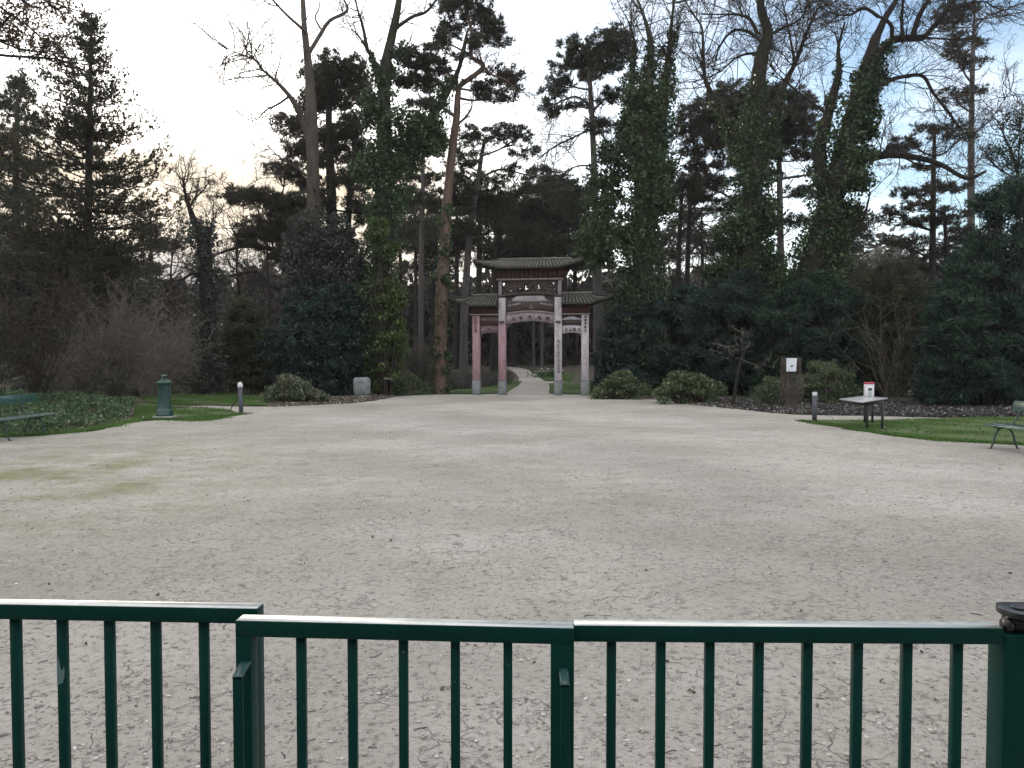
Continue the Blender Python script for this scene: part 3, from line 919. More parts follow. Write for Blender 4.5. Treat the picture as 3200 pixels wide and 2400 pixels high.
def panel(name, label, cat, a, b, bars, stiles, dep=0.042, ztop=1.0, rh=0.036):
    base = Vector(((a[0] + b[0]) / 2, (a[1] + b[1]) / 2, 0.012))
    t = thing(name, label, cat, base)
    r = Buf(); rail(r, a, b, dep, ztop - rh, ztop)
    tr = bevel(r.build('top_rail', M['green_paint'], t, base), 0.0012)
    r = Buf()
    dd_ = Vector((b[0] - a[0], b[1] - a[1], 0)).normalized(); nn_ = Vector((-dd_.y, dd_.x, 0)) * .0015
    e_ = dd_ * .0015
    rail(r, (a[0] + nn_.x + e_.x, a[1] + nn_.y + e_.y), (b[0] + nn_.x - e_.x, b[1] + nn_.y - e_.y), dep - .003, ztop + .0003, ztop + .0012)
    r.build('rail_sheen_sheet', M['rail_sheen'], tr, base)  # added sheet over the green rail, there only for the sky sheen
    r = Buf(); rail(r, a, b, dep, 0.10, 0.136)
    bevel(r.build('bottom_rail', M['green_paint'], t, base), 0.003)
    d = Vector((b[0] - a[0], b[1] - a[1], 0)).normalized()
    for bx in bars:
        x, y = line_at(a, b, bx, dep * .5)
        q = Buf(); q.cham(x - .0101, x + .0101, y - .0101, y + .0101, 0.1365, ztop - rh - .0005, .0012)
        o = q.build('bar', M['green_paint'], t, base)
        if abs(bx - 180) < 1:
            c = Buf()
            c.add([(x - .0099, y - .0105, .800), (x + .004, y - .0105, .806), (x + .0085, y - .0105, .822), (x + .0088, y - .0105, .846), (x + .001, y - .0105, .836), (x - .006, y - .0105, .868), (x - .0099, y - .0105, .885)], [(0, i, i + 1) for i in range(1, 6)])
            c.build('paint_chip', M['chip'], o, base)
    for (s0, s1) in stiles:
        q = Buf()
        p0 = Vector((a[0], a[1], 0)) + d * s0; p1 = Vector((a[0], a[1], 0)) + d * s1
        rail(q, (p0.x, p0.y), (p1.x, p1.y), dep, 0.03, ztop - rh - 0.0005)
        bevel(q.build('stile', M['green_paint'], t, base), 0.0015)
    return t, base

A0, A1 = (-2.53, 1.924), (-0.610, 1.823)
La = math.hypot(A1[0] - A0[0], A1[1] - A0[1])
panel('fence_panel', 'dark green metal railing panel on the left, end tucked behind the gate leaf', 'fence', A0, A1,
      [33, 180, 329, 475, 627, -116, -268, -420, -575, -735, -900, -1070, -1240, -1415], [(La - 0.04, La)])
B0, B1 = (-0.633, 1.740), (0.138, 1.689)
Lb = math.hypot(B1[0] - B0[0], B1[1] - B0[1])
tg, bg_ = panel('gate_leaf', 'short dark green gate leaf in the middle standing in front of both railings', 'gate', B0, B1, [934, 1096, 1257, 1421, 1587], [(0, 0.036), (Lb - 0.052, Lb)])
C0, C1 = (0.1385, 1.7075), (1.093, 1.690)
panel('fence_panel', 'dark green metal railing panel on the right ending at a capped post', 'fence', C0, C1,
      [1914, 2070, 2224, 2379, 2533, 2691, 2847, 3006], [])
# flat bent handles on the gate leaf
def handle(x0, x1, yb, yf, ztop, zf, pale):
    b = Buf()
    b.box(x0, x1, yf, yf + 0.007, 0.25, zf)
    o = b.build('handle', M['green_paint'], tg, bg_); bevel(o, 0.0015)
    s_ = Buf()
    n = 6
    V = []; Q = []
    for i in range(n + 1):
        f = i / n
        y = yf + (yb - yf) * f
        z = zf + (ztop - zf) * (1 - (1 - f) ** 1.6) + .0005
        V += [(x0, y, z), (x1, y, z), (x1, y, z - .006), (x0, y, z - .006)]
    for i in range(n):
        k = 4 * i
        Q += [(k, k+1, k+5, k+4), (k+1, k+2, k+6, k+5), (k+2, k+3, k+7, k+6), (k+3, k, k+4, k+7)]
    Q += [(0, 3, 2, 1), (4*n, 4*n+1, 4*n+2, 4*n+3)]
    s_.add(V, None, Q)
    s_.build('handle_arm', M['green_lighter'], o, bg_)  # sloping arm in a lighter green than the bar
handle(-0.619, -0.597, 1.737, 1.680, 0.908, 0.896, True)
handle(0.104, 0.124, 1.689, 1.634, 0.912, 0.898, True)
# hinge post at the right edge
tp = thing('gate_post', 'dark green square gate post with black roller cap at the right edge', 'post', (1.13, 1.72, 0.012))
q = Buf(); q.box(1.0955, 1.165, 1.690, 1.752, 0.012, 0.985); bevel(q.build('post', M['green_paint'], tp, (1.13, 1.72, .012)), 0.004)
q = Buf()
pl = []
for i in range(13):
    a = math.pi * 0.5 + math.pi * i / 12
    pl.append((1.135 + 0.030 * math.cos(a), 1.722 + 0.045 * math.sin(a)))
pl += [(1.22, 1.677), (1.22, 1.767)]
n = len(pl)
q.add([(x, y, 1.022) for x, y in pl] + [(x, y, 1.036) for x, y in pl], [(0, i + 1, i) for i in range(1, n - 1)] + [(n, n + i, n + i + 1) for i in range(1, n - 1)], [(i, (i + 1) % n, n + (i + 1) % n, n + i) for i in range(n)])
cap = q.build('cap', M['black_plastic'], tp, (1.13, 1.72, .012)); bevel(cap, .003)
q = Buf(); q.lathe([(0.020, 1.0365), (0.020, 1.040), (0.014, 1.040), (0.014, 1.0368)], 1.150, 1.722, 24); q.build('ring', M['black_plastic'], cap, (1.13, 1.72, .012), False)
q = Buf(); q.tube([(1.102, 1.706, 1.003), (1.116, 1.706, 1.003)], [.0155, .0155], 18); q.build('roller', M['black_plastic'], tp, (1.13, 1.72, .012))
q = Buf(); q.box(1.122, 1.20, 1.70, 1.745, .9855, 1.0215); q.build('hinge', M['black_plastic'], tp, (1.13, 1.72, .012))

# ================================================================== GATE
M['pink'] = rough_mat('faded_pink_paint', (0.25, 0.155, 0.175), (0.37, 0.255, 0.275), 5.0, 0.75, 0.4, (2, 2, .6), (0.42, 0.30, 0.33), 16.0)
M['whitewash'] = rough_mat('weathered_white_paint', (0.37, 0.340, 0.365), (0.54, 0.505, 0.535), 4.0, 0.75, 0.4, (2, 2, .5), (0.28, 0.25, 0.28), 14.0)
M['mauve'] = rough_mat('grey_mauve_paint', (0.20, 0.165, 0.18), (0.34, 0.29, 0.31), 9.0, 0.8, 0.5, (1, 1, 1), (0.13, 0.09, 0.095), 24.0)
M['dusk_pink'] = rough_mat('dull_rose_paint', (0.13, 0.085, 0.095), (0.22, 0.15, 0.165), 8.0, 0.8, 0.5, (1, 1, 1), (0.07, 0.045, 0.05), 22.0)
M['dark_red'] = rough_mat('dark_red_wood', (0.035, 0.014, 0.016), (0.070, 0.026, 0.028), 5.0, 0.8, 0.4, (1, 1, 4), (0.025, 0.015, 0.015), 20.0)
M['dark_wood'] = rough_mat('dark_carved_wood', (0.040, 0.030, 0.030), (0.085, 0.060, 0.058), 6.0, 0.8, 0.6, (1, 1, 2), (0.16, 0.13, 0.135), 18.0)
M['lintel'] = rough_mat('pale_brown_lintel', (0.20, 0.165, 0.15), (0.30, 0.25, 0.235), 5.0, 0.8, 0.3)
M['plinth'] = rough_mat('grey_stone_plinth', (0.16, 0.17, 0.175), (0.26, 0.275, 0.285), 3.0, 0.85, 0.4, (1, 1, .6), (0.11, 0.12, 0.12), 12.0)
M['roof'] = rough_mat('grey_roof_tiles', (0.105, 0.105, 0.095), (0.16, 0.16, 0.145), 5.0, 0.85, 0.4, (1, 1, 1), (0.075, 0.08, 0.06), 15.0)
M['roof_dark'] = rough_mat('dark_roof_bed', (0.024, 0.024, 0.022), (0.042, 0.042, 0.037), 5.0, 0.9, 0.3)
M['ink'] = rough_mat('dark_lettering', (0.03, 0.028, 0.03), (0.05, 0.045, 0.05), 9.0, 0.8, 0)
M['ink_pale'] = rough_mat('faded_lettering', (0.17, 0.165, 0.18), (0.23, 0.22, 0.24), 9.0, 0.8, 0)
M['ink_red'] = rough_mat('faded_red_lettering', (0.15, 0.06, 0.08), (0.2, 0.09, 0.11), 9.0, 0.8, 0)

S_ = 0.00397
def gx(X): return (X - 957) * S_
def gz(Y): return (1572 - Y) * S_
gp = P(1657, 1235.5, 33.3)
GO = Vector((gp.x, 33.3, 0.0))
gate = thing('chinese_gate', 'weathered Chinese portal with two-tier tiled roofs and pink and white columns', 'gate', GO, math.radians(-8))
def gpart(name, b, mat, parent=None, smooth=False): return b.build(name, M[mat], parent or gate, None, smooth)
# columns
for (xa, xb, ytop, lower, upper, ysplit) in ((318, 408, 706, 'pink', None, 0), (612, 689, 508, 'pink', 'whitewash', 784), (1224, 1303, 506, 'whitewash', None, 0), (1513, 1592, 700, 'whitewash', None, 0)):
    hw = 0.155
    b = Buf(); xc = gx((xa + xb) / 2)
    zs = gz(ysplit) if upper else gz(ytop)
    b.cham(xc - .157, xc + .157, -hw, hw, 0.64, zs, 0.008)
    c = gpart('column', b, lower)
    if upper:
        u = Buf(); u.cham(xc - .152, xc + .152, -hw + .004, hw - .004, zs + .001, gz(ytop), 0.008); gpart('column_head', u, upper, c)
    k = Buf(); k.cham(xc - .172, xc + .172, -.172, .172, 0.0, 0.632, 0.012); k.box(xc - .185, xc + .185, -.185, .185, 0.6325, 0.655)
    gpart('plinth', k, 'plinth', c)
# small bosses half way up the tall columns
for X in (650, 1263):
    b = Buf(); b.cham(gx(X) - .11, gx(X) + .11, -.235, -.157, gz(785), gz(764), .008); b.cham(gx(X) - .045, gx(X) + .045, -.26, -.2355, gz(781), gz(768), .006)
    gpart('bracket', b, 'dark_wood')

def arch(b, Xl, Xr, bot_end, bot_mid, top_end, top_mid, y0, y1, n=18):
    bt, tp_ = [], []
    for i in range(n + 1):
        f = i / n; u = 2 * f - 1; k = 1 - u * u
        x = gx(Xl + (Xr - Xl) * f)
        bt.append((x, gz(bot_end + (bot_mid - bot_end) * k))); tp_.append((x, gz(top_end + (top_mid - top_end) * k)))
    b.prism((bt, tp_), y0, y1)

def glyph(b, strokes, cx, cz, s, y, th=0.1):
    """strokes on a unit square, as raised bars"""
    for (x0, z0, x1, z1) in strokes:
        p = Vector((cx + (x0 - .5) * s, 0, cz + (z0 - .5) * s)); q = Vector((cx + (x1 - .5) * s, 0, cz + (z1 - .5) * s))
        d = (q - p).normalized() * s * th * .5; n = Vector((-d.z, 0, d.x))
        v = []
        for yy in (y, y + .012):
            v += [tuple(p - d + n + Vector((0, yy, 0))), tuple(q + d + n + Vector((0, yy, 0))), tuple(q + d - n + Vector((0, yy, 0))), tuple(p - d - n + Vector((0, yy, 0)))]
        b.add(v, None, [(0,1,2,3),(7,6,5,4),(0,4,5,1),(1,5,6,2),(2,6,7,3),(3,7,4,0)])
HZ = {
 'you': [(.05,.75,.95,.75),(.5,1,.15,.35),(.35,.55,.35,0),(.35,.55,.8,.55),(.8,.55,.8,0),(.35,.38,.8,.38),(.35,.22,.8,.22)],
 'bao': [(.3,1,.1,.7),(.2,.8,.85,.8),(.85,.8,.85,.35),(.3,.62,.65,.62),(.65,.62,.65,.4),(.3,.4,.65,.4),(.3,.62,.3,.1),(.3,.08,.9,.08),(.9,.08,.9,.25)],
 'kou': [(.2,.85,.2,.3),(.8,.85,.8,.3),(.2,.85,.8,.85),(.2,.3,.8,.3),(.35,.15,.2,0),(.65,.15,.85,0),(.2,.58,.8,.58)],
 'luan': [(.1,.9,.5,.95),(.15,.75,.5,.75),(.15,.55,.5,.55),(.15,.75,.15,.1),(.5,.75,.5,.1),(.15,.3,.5,.3),(.7,.95,.7,.1),(.7,.08,.95,.08),(.95,.08,.95,.3)],
 'long': [(.1,.9,.45,.9),(.28,1,.28,.8),(.1,.7,.45,.7),(.1,.7,.1,.1),(.45,.7,.45,.1),(.1,.5,.45,.5),(.1,.3,.45,.3),(.6,.95,.9,.95),(.6,.75,.95,.75),(.6,.75,.6,.1),(.6,.1,.95,.1),(.7,.55,.9,.55),(.7,.35,.9,.35)],
 'shan': [(.5,.95,.5,.1),(.15,.6,.15,.1),(.85,.6,.85,.1),(.15,.1,.85,.1)],
 'ri': [(.25,.95,.25,.05),(.75,.95,.75,.05),(.25,.95,.75,.95),(.25,.5,.75,.5),(.25,.05,.75,.05)],
 'zhi': [(.45,1,.55,.85),(.15,.75,.8,.75),(.8,.75,.2,.2),(.1,.05,.95,.1)],
 'men': [(.15,.95,.15,0),(.85,.95,.85,0),(.15,.95,.42,.95),(.58,.95,.85,.95),(.42,.95,.42,.55),(.58,.95,.58,.55),(.15,.75,.42,.75),(.58,.75,.85,.75),(.15,.55,.42,.55),(.58,.55,.85,.55)],
}
# middle bay: engraved arched beam, moulding, dark panel, plaque, upper moulding
b = Buf(); arch(b, 690, 1223, 798, 764, 692, 664, -.10, .10); beam = gpart('arched_beam', b, 'mauve')
for X, Y, k in ((780, 742, 'kou'), (858, 728, 'you'), (955, 720, 'bao'), (1062, 728, 'luan'), (1150, 738, 'long')):
    b = Buf(); glyph(b, HZ[k], gx(X), gz(Y), .165, -.112, .12); gpart('character', b, 'ink', beam)
b = Buf(); arch(b, 690, 1223, 691, 663, 676, 650, -.15, .15); gpart('moulding', b, 'lintel')
b = Buf(); arch(b, 690, 1223, 675, 649, 505, 478, -.05, .05); pan = gpart('carved_panel', b, 'dark_wood')
b = Buf()
b.prism(([(gx(780), gz(548)), (gx(1140), gz(548))], [(gx(765), gz(543)), (gx(1150), gz(543))]), -.075, -.0505)
b.prism(([(gx(752), gz(542.5)), (gx(800), gz(542.5)), (gx(1105), gz(542.5)), (gx(1148), gz(542.5))], [(gx(770), gz(518)), (gx(815), gz(490)), (gx(1112), gz(488)), (gx(1120), gz(518))]), -.08, -.0505)
plq = gpart('plaque', b, 'whitewash', pan)
for i, k in enumerate(('you', 'zhi', 'ri', 'men', 'shan')):
    b = Buf(); glyph(b, HZ[k], gx(890 + 32 * i), gz(517), .085, -.092, .14); gpart('character', b, 'ink_pale', plq)
b = Buf()
glyph(b, HZ['shan'], gx(970), gz(612), .17, -.064, .16); glyph(b, HZ['zhi'], gx(962), gz(592), .10, -.064, .16)
for sx in (-1, 1):
    c_ = Buf()
    for i in range(6): c_.cham(gx(957 + sx * (120 + 24 * i)) - .05, gx(957 + sx * (120 + 24 * i)) + .05, -.066 - .0005 * i, -.0505, gz(580 + i * 4), gz(565 + i * 5), .004)
    gpart('carved_band', c_, 'mauve', pan)
gpart('carving', b, 'mauve', pan)
b = Buf(); arch(b, 606, 1308, 506, 470, 488, 450, -.20, .20); gpart('upper_moulding', b, 'dark_wood')
# little spandrels under the beam
for (X0, X1) in ((690, 752), (1223, 1160)):
    b = Buf()
    n = 8; bt = []; tp_ = []
    for i in range(n + 1):
        f = i / n
        Xp = X0 + (X1 - X0) * f
        bt.append((gx(Xp), gz(900 - 100 * (f ** 0.5)))); tp_.append((gx(Xp), gz(799 - 12 * f)))
    if X1 < X0: bt.reverse(); tp_.reverse()
    b.prism((bt, tp_), -.03, .03); gpart('spandrel', b, 'dark_wood')
# pierced upper screen
scr = Buf()
for X0, X1 in ((612, 646), (1258, 1296)): scr.box(gx(X0), gx(X1), -.12, .12, gz(492), gz(321))
uf = gpart('upper_post', Buf(), 'mauve') if False else None
for X0, X1 in ((612, 646), (1258, 1296)):
    b = Buf(); b.cham(gx(X0), gx(X1), -.12, .12, gz(488), gz(321), .006); gpart('upper_post', b, 'mauve')
b = Buf()
def hole_row(b, cells, Yt, Yb):
    for X0, X1 in cells: b.box(gx(X0), gx(X1), -.03, .03, gz(Yb), gz(Yt))
hole_row(b, [(647, 1257)], 322, 345)
hole_row(b, [(647, 655), (680, 890), (912, 1035), (1050, 1145), (1165, 1203), (1216, 1240)], 345.2, 372)
hole_row(b, [(647, 655), (682, 890), (912, 965), (1000, 1028), (1052, 1205), (1228, 1257)], 372.2, 402)
hole_row(b, [(647, 660), (676, 735), (752, 812), (892, 903), (952, 968), (1008, 1032), (1058, 1210), (1224, 1240)], 402.2, 432)
hole_row(b, [(647, 676), (706, 726), (760, 812), (890, 902), (952, 1014), (1024, 1040), (1058, 1240)], 432.2, 448)
hole_row(b, [(647, 690), (712, 1230)], 448.2, 470)
hole_row(b, [(940, 956)], 322, 440) if False else None
gpart('pierced_screen', b, 'dark_wood')
b = Buf(); b.cham(gx(592), gx(1312), -.24, .24, gz(320), gz(303), .008); gpart('lintel', b, 'lintel')
b = Buf(); b.prism(([(gx(600), gz(302)), (gx(1305), gz(302))], [(gx(520), gz(215)), (gx(1385), gz(215))]), -.22, .22)
fz = gpart('frieze', b, 'dark_red')
b = Buf()
for i in range(14): b.box(gx(620 + 50 * i), gx(632 + 50 * i), -.245, -.2205, gz(296), gz(222))
b.cham(gx(945), gx(975), -.26, -.2455, gz(298), gz(280), .004)
gpart('frieze_rib', b, 'dark_wood', fz)

def roof(name, xl, xr, el, er, zr, ze, dep, tipl, tipr, lift, ribs, hipl=True, hipr=True):
    """tiled roof with upturned eaves: ridge xl..xr at zr, eave el..er at ze"""
    nu, nv = 40, 8
    def pt(u, v, side):
        a = xl + (xr - xl) * u; e = el + (er - el) * u
        x = a + (e - a) * v
        z = zr + (ze - zr) * (v ** 0.85)
        c = 0.0
        if tipl and u < .26: c = ((.26 - u) / .26) ** 2.4
        if tipr and u > .74: c = max(c, ((u - .74) / .26) ** 2.4)
        z += lift * c * v ** 1.5
        if tipl and u < .12: x -= tipl * ((.12 - u) / .12) ** 1.3 * v ** 2
        if tipr and u > .88: x += tipr * ((u - .88) / .12) ** 1.3 * v ** 2
        return Vector((x, -side * dep * v, z))
    b = Buf()
    for side in (1, -1):
        for dz, flip in ((0, False), (-.075, True)):
            V = [tuple(pt(i / nu, j / nv, side) + Vector((0, 0, dz))) for j in range(nv + 1) for i in range(nu + 1)]
            Q = []
            for j in range(nv):
                for i in range(nu):
                    q = (j*(nu+1)+i, (j+1)*(nu+1)+i, (j+1)*(nu+1)+i+1, j*(nu+1)+i+1)
                    Q.append(q if flip == (side < 0) else q[::-1])
            b.add(V, None, Q)
        V = []; Q = []
        for i in range(nu + 1):
            p = pt(i / nu, 1, side); V += [tuple(p), tuple(p + Vector((0, 0, -.075)))]
        for i in range(nu): Q.append((2*i, 2*i+1, 2*i+3, 2*i+2))
        b.add(V, None, Q)
    for u in (0, 1):      # ends
        for dz in (0, -.075):
            V = []; Q = []
            for j in range(nv + 1):
                for s in range(7):
                    A = pt(u, j / nv, 1); B = pt(u, j / nv, -1)
                    V.append(tuple(A.lerp(B, s / 6) + Vector((0, 0, dz - .10 * math.sin(math.pi * s / 6) * (j / nv) ** 2))))
            for j in range(nv):
                for s in range(6): Q.append((j*7+s, j*7+s+1, (j+1)*7+s+1, (j+1)*7+s))
            b.add(V, None, Q)
    r = gpart(name, b, 'roof_dark')
    for side in (1, -1):
        tb = Buf()
        for k in range(ribs):
            u = (k + .5) / ribs
            pts = [pt(u, v, side) + Vector((0, 0, .008)) for v in np.linspace(0.02, 1.01, 7)]
            tb.tube(pts, [0.030] * 7, 8)
        gpart('tile_rows', tb, 'roof', r, True)
    rb = Buf(); rb.cham(xl - .03, xr + .03, -.07, .07, zr - .02, zr + .07, .02)
    gpart('ridge', rb, 'roof', r)
    for u, on in ((0, hipl), (1, hipr)):
        if on:
            for side in (1, -1):
                hb = Buf(); pts = [pt(u, v, side) + Vector((0, 0, .02)) for v in np.linspace(0, 1.02, 9)]
                hb.tube(pts, [.05] * 6 + [.045, .035, .02], 8); gpart('hip', hb, 'roof_dark', r, True)
    return r
roof('roof', gx(612), gx(1362), gx(462), gx(1468), gz(108) + .05, gz(195), .85, .40, .30, .30, 25)
roof('roof', gx(322), gx(607), gx(238), gx(607), gz(498) + .08, gz(590), .70, .64, 0, .34, 10, True, False)
roof('roof', gx(1308), gx(1618), gx(1308), gx(1700), gz(488) + .08, gz(576),   .70, 0, .60, .30, 10, False, True)
# side bays
for (X0, X1, Lx0, Lx1, band, txt, txm) in ((408, 611, 300, 611, 'dusk_pink', ('luan',), 'ink'), (1304, 1512, 1304, 1606, 'whitewash', ('ri', 'shan', 'luan', 'zhi'), 'ink')):
    b = Buf(); b.cham(gx(Lx0), gx(Lx1), -.22, .22, gz(697), gz(684), .006); gpart('lintel', b, 'lintel')
    b = Buf()
    xa, xb = (Lx0 - 10, X1) if X0 < 900 else (X0, Lx1 + 10)
    b.prism(([(gx(Lx0 + 8), gz(683.5)), (gx(Lx1 - 8), gz(683.5))], [(gx(xa), gz(596)), (gx(xb), gz(596))]), -.18, .18)
    gpart('frieze', b, 'dark_red')
    b = Buf(); b.box(gx(X0), gx(X1), -.04, .04, gz(815), gz(697.5)); cp = gpart('carved_panel', b, 'dark_wood')
    b = Buf()
    if X0 > 900:
        for i in range(9):
            X = X0 + 14 + 22 * i
            k = math.exp(-((X - 1405) / 60) ** 2)
            b.cham(gx(X) - .042, gx(X) + .042, -.068, -.0405, gz(752), gz(738 - 26 * k), .008)
        b.lathe([(.001, gz(750)), (.07, gz(748)), (.08, gz(735)), (.05, gz(718)), (.001, gz(712))], gx(1405), -.07, 12)
        gpart('scroll_carving', b, 'whitewash', cp)
        b = Buf(); b.cham(gx(X0), gx(X1), -.10, -.0405, gz(783), gz(764), .01); gpart('rail', b, 'dark_wood', cp)
    else:
        for i in range(7):
            X = X0 + 18 + 28 * i
            b.cham(gx(X) - .045, gx(X) + .045, -.06, -.0405, gz(760), gz(722), .008)
        gpart('scroll_carving', b, 'dusk_pink', cp)
        b = Buf(); b.cham(gx(X0), gx(X1), -.10, -.0405, gz(800), gz(770), .01); gpart('rail', b, 'dark_red', cp)
    b = Buf(); arch(b, X0, X1, 905, 888, 818, 812, -.07, .07, 12); bn = gpart('arched_beam', b, band)
    b = Buf()
    if len(txt) == 1: glyph(b, HZ[txt[0]], gx(502), gz(852), .13, -.082, .13); gpart('character', b, txm, bn)
    else:
        for i, k in enumerate(txt):
            b = Buf(); glyph(b, HZ[k], gx(1350 + 45 * i), gz(858), .15, -.082, .15); gpart('character', b, txm, bn)
    b = Buf()
    n = 6; bt = []; tp_ = []
    Xs, Xe = (X1, X1 - 40)
    for i in range(n + 1):
        f = i / n; bt.append((gx(Xs + (Xe - Xs) * f), gz(962 - 60 * f ** .5))); tp_.append((gx(Xs + (Xe - Xs) * f), gz(904 - 6 * f)))
    bt.reverse(); tp_.reverse()
    b.prism((bt, tp_), -.03, .03); gpart('spandrel', b, 'dark_wood')
    b = Buf()
    Xo = 304 if X0 < 900 else 1594
    b.box(gx(Xo), gx(Xo + 12), -.05, .19, gz(885), gz(698)); gpart('outer_board', b, 'dark_red')
# vertical inscriptions on the columns
def column_text(X, ya, yb, size, step, mat, parent=None):
    b = Buf()
    ks = list(HZ)
    Y = ya; i = 0
    while Y < yb:
        b = Buf(); glyph(b, HZ[ks[(i * 4 + int(X)) % len(ks)]], gx(X), gz(Y), size, -.169, .15); Y += step; i += 1
        gpart('character', b, mat)
column_text(1557, 722, 890, .11, 36, 'ink')
column_text(1268, 990, 1340, .13, 40, 'ink_pale')
column_text(358, 735, 910, .14, 44, 'ink_red')

# ================================================================== STREET FURNITURE
M['bench_green'] = paint_mat('bench_green_paint', (0.026, 0.085, 0.068), 0.26, 0.9, 0.25, (0.10, 0.13, 0.11))
M['iron_green'] = paint_mat('green_cast_iron', (0.014, 0.045, 0.036), 0.45, 0.2, 0.25)
M['teal'] = paint_mat('teal_cast_iron', (0.010, 0.050, 0.044), 0.42, 0.3, 0.25, (0.03, 0.06, 0.05))
M['concrete'] = rough_mat('pale_concrete', (0.24, 0.24, 0.225), (0.34, 0.335, 0.315), 5.0, 0.9, 0.5, c3=(0.15, 0.17, 0.12), s3=14.0)
M['stone'] = rough_mat('grey_weathered_stone', (0.17, 0.18, 0.185), (0.30, 0.31, 0.315), 2.6, 0.9, 0.6, (1, 1, .7), (0.10, 0.11, 0.11), 9.0)
M['slate_post'] = paint_mat('slate_grey_post', (0.060, 0.066, 0.082), 0.55, 0.0, 0.2)
M['table_leg'] = paint_mat('dark_table_leg', (0.022, 0.024, 0.029), 0.5, 0.0, 0.2)
M['white_paint'] = paint_mat('white_paint', (0.68, 0.68, 0.70), 0.5, 0.0, 0.06)
M['paper'] = paint_mat('white_paper', (0.70, 0.73, 0.80), 0.7, 0.0, 0.03)
M['brown_board'] = rough_mat('brown_weathered_board', (0.034, 0.028, 0.023), (0.066, 0.054, 0.044), 3.0, 0.9, 0.6, (8, 8, .6))
M['table_top'] = paint_mat('pale_table_panel', (0.45, 0.45, 0.47), 0.28, 0.3, 0.06)
M['red_paint'] = paint_mat('red_paint', (0.42, 0.045, 0.075), 0.5, 0.1, 0.15)
M['glass_dark'] = paint_mat('dark_window', (0.03, 0.06, 0.055), 0.2, 0.4, 0.2)
M['pale_green'] = paint_mat('pale_green_door', (0.38, 0.45, 0.44), 0.4, 0.1, 0.08)

def bench(label, x, y, rotz, L0, L1, legs):
    """length from L0 to L1 along local y, facing local +x, cast-iron leg pairs at legs"""
    t = thing('park_bench', label, 'bench', (x, y, 0.012), rotz, 'green benches at the edge of the square')
    b = Buf()
    for (xa, xb, z) in ((-.215, -.075, .395), (-.065, .075, .40), (.085, .225, .392)):
        b.cham(xa, xb, L0, L1, z, z + .032, .008)
    bevel(b.build('seat', M['bench_green'], t), .004)
    b = Buf()
    V = []; Q = []
    prof = [(-.335, .835), (-.30, .835), (-.262, .665), (-.297, .665)]
    for yy in (L0, L1):
        for (a, z) in prof: V.append((a, yy, z))
    b.add(V, None, [(0,1,2,3),(7,6,5,4),(0,4,5,1),(1,5,6,2),(2,6,7,3),(3,7,4,0)])
    bevel(b.build('backrest', M['bench_green'], t), .005)
    for ly in legs:
        b = Buf()
        for s in (1, -1):
            pts = [Vector((s * .015, ly, .375)), Vector((s * .09, ly, .35)), Vector((s * .15, ly, .26)), Vector((s * .19, ly, .12)), Vector((s * .235, ly, .0))]
            sp = smooth_path([(p, .020) for p in pts], 4)
            b.tube([p for p, _ in sp], [.022 - .006 * i / len(sp) for i in range(len(sp))], 8)
            b.cham(s * .245 - .03, s * .245 + .03, ly - .022, ly + .022, 0, .014, .004)
        b.cham(-.19, .19, ly - .018, ly + .018, .364, .391, .004)
        lg_ = b.build('leg', M['iron_green'], t, None, True)
        b = Buf()
        pts = [Vector((-.02, ly, .38)), Vector((-.14, ly, .445)), Vector((-.21, ly, .52)), Vector((-.235, ly, .60)), Vector((-.285, ly, .70)), Vector((-.325, ly, .80))]
        sp = smooth_path([(p, .016) for p in pts], 4)
        b.tube([p for p, _ in sp], [.018] * len(sp), 8)
        b.build('back_support', M['iron_green'], t, None, True)
    return t
bench('green slatted park bench at the left edge by low leafy plants', -9.93, 15.40, 0.0, -1.15, 1.12, (-.6, .56))
bench('green park bench at the right edge on the lawn corner, backrest shining white', 8.67, 12.85, math.pi, -.88, 1.3, (-.66, .8))

# drinking fountain
fp = G(515, 1311)
t = thing('drinking_fountain', 'teal cast iron drinking fountain post with domed cap on a concrete slab', 'fountain', (fp.x, fp.y, .012))
b = Buf(); b.cham(-.23, .23, -.23, .23, 0, .085, .012); b.build('slab', M['concrete'], t)
b = Buf(); b.lathe([(.001, .0855), (.215, .0855), (.215, .125), (.205, .15), (.208, .21), (.200, .235), (.178, .245), (.172, .27), (.165, .36), (.152, .90), (.16, .915), (.195, .93), (.21, .945), (.21, .962), (.2, .975), (.001, .976)], 0, 0, 28); b.build('column', M['teal'], t, None, True)
b = Buf(); b.lathe([(.198, .9765), (.17, .998), (.11, 1.022), (.06, 1.045), (.045, 1.07), (.045, 1.085), (.001, 1.086)], 0, 0, 28); cp = b.build('cap', M['teal'], t, None, True)
b = Buf(); b.lathe([(.03, 1.0865), (.035, 1.10), (.085, 1.115), (.088, 1.128), (.055, 1.155), (.02, 1.166), (.001, 1.167)], 0, 0, 20); b.build('knob', M['teal'], cp, None, True)
b = Buf(); b.tube([(0, -.165, .72), (0, -.24, .715), (0, -.255, .69), (0, -.255, .665)], [.02, .02, .018, .018], 10); b.build('spout', M['teal'], t, None, True)

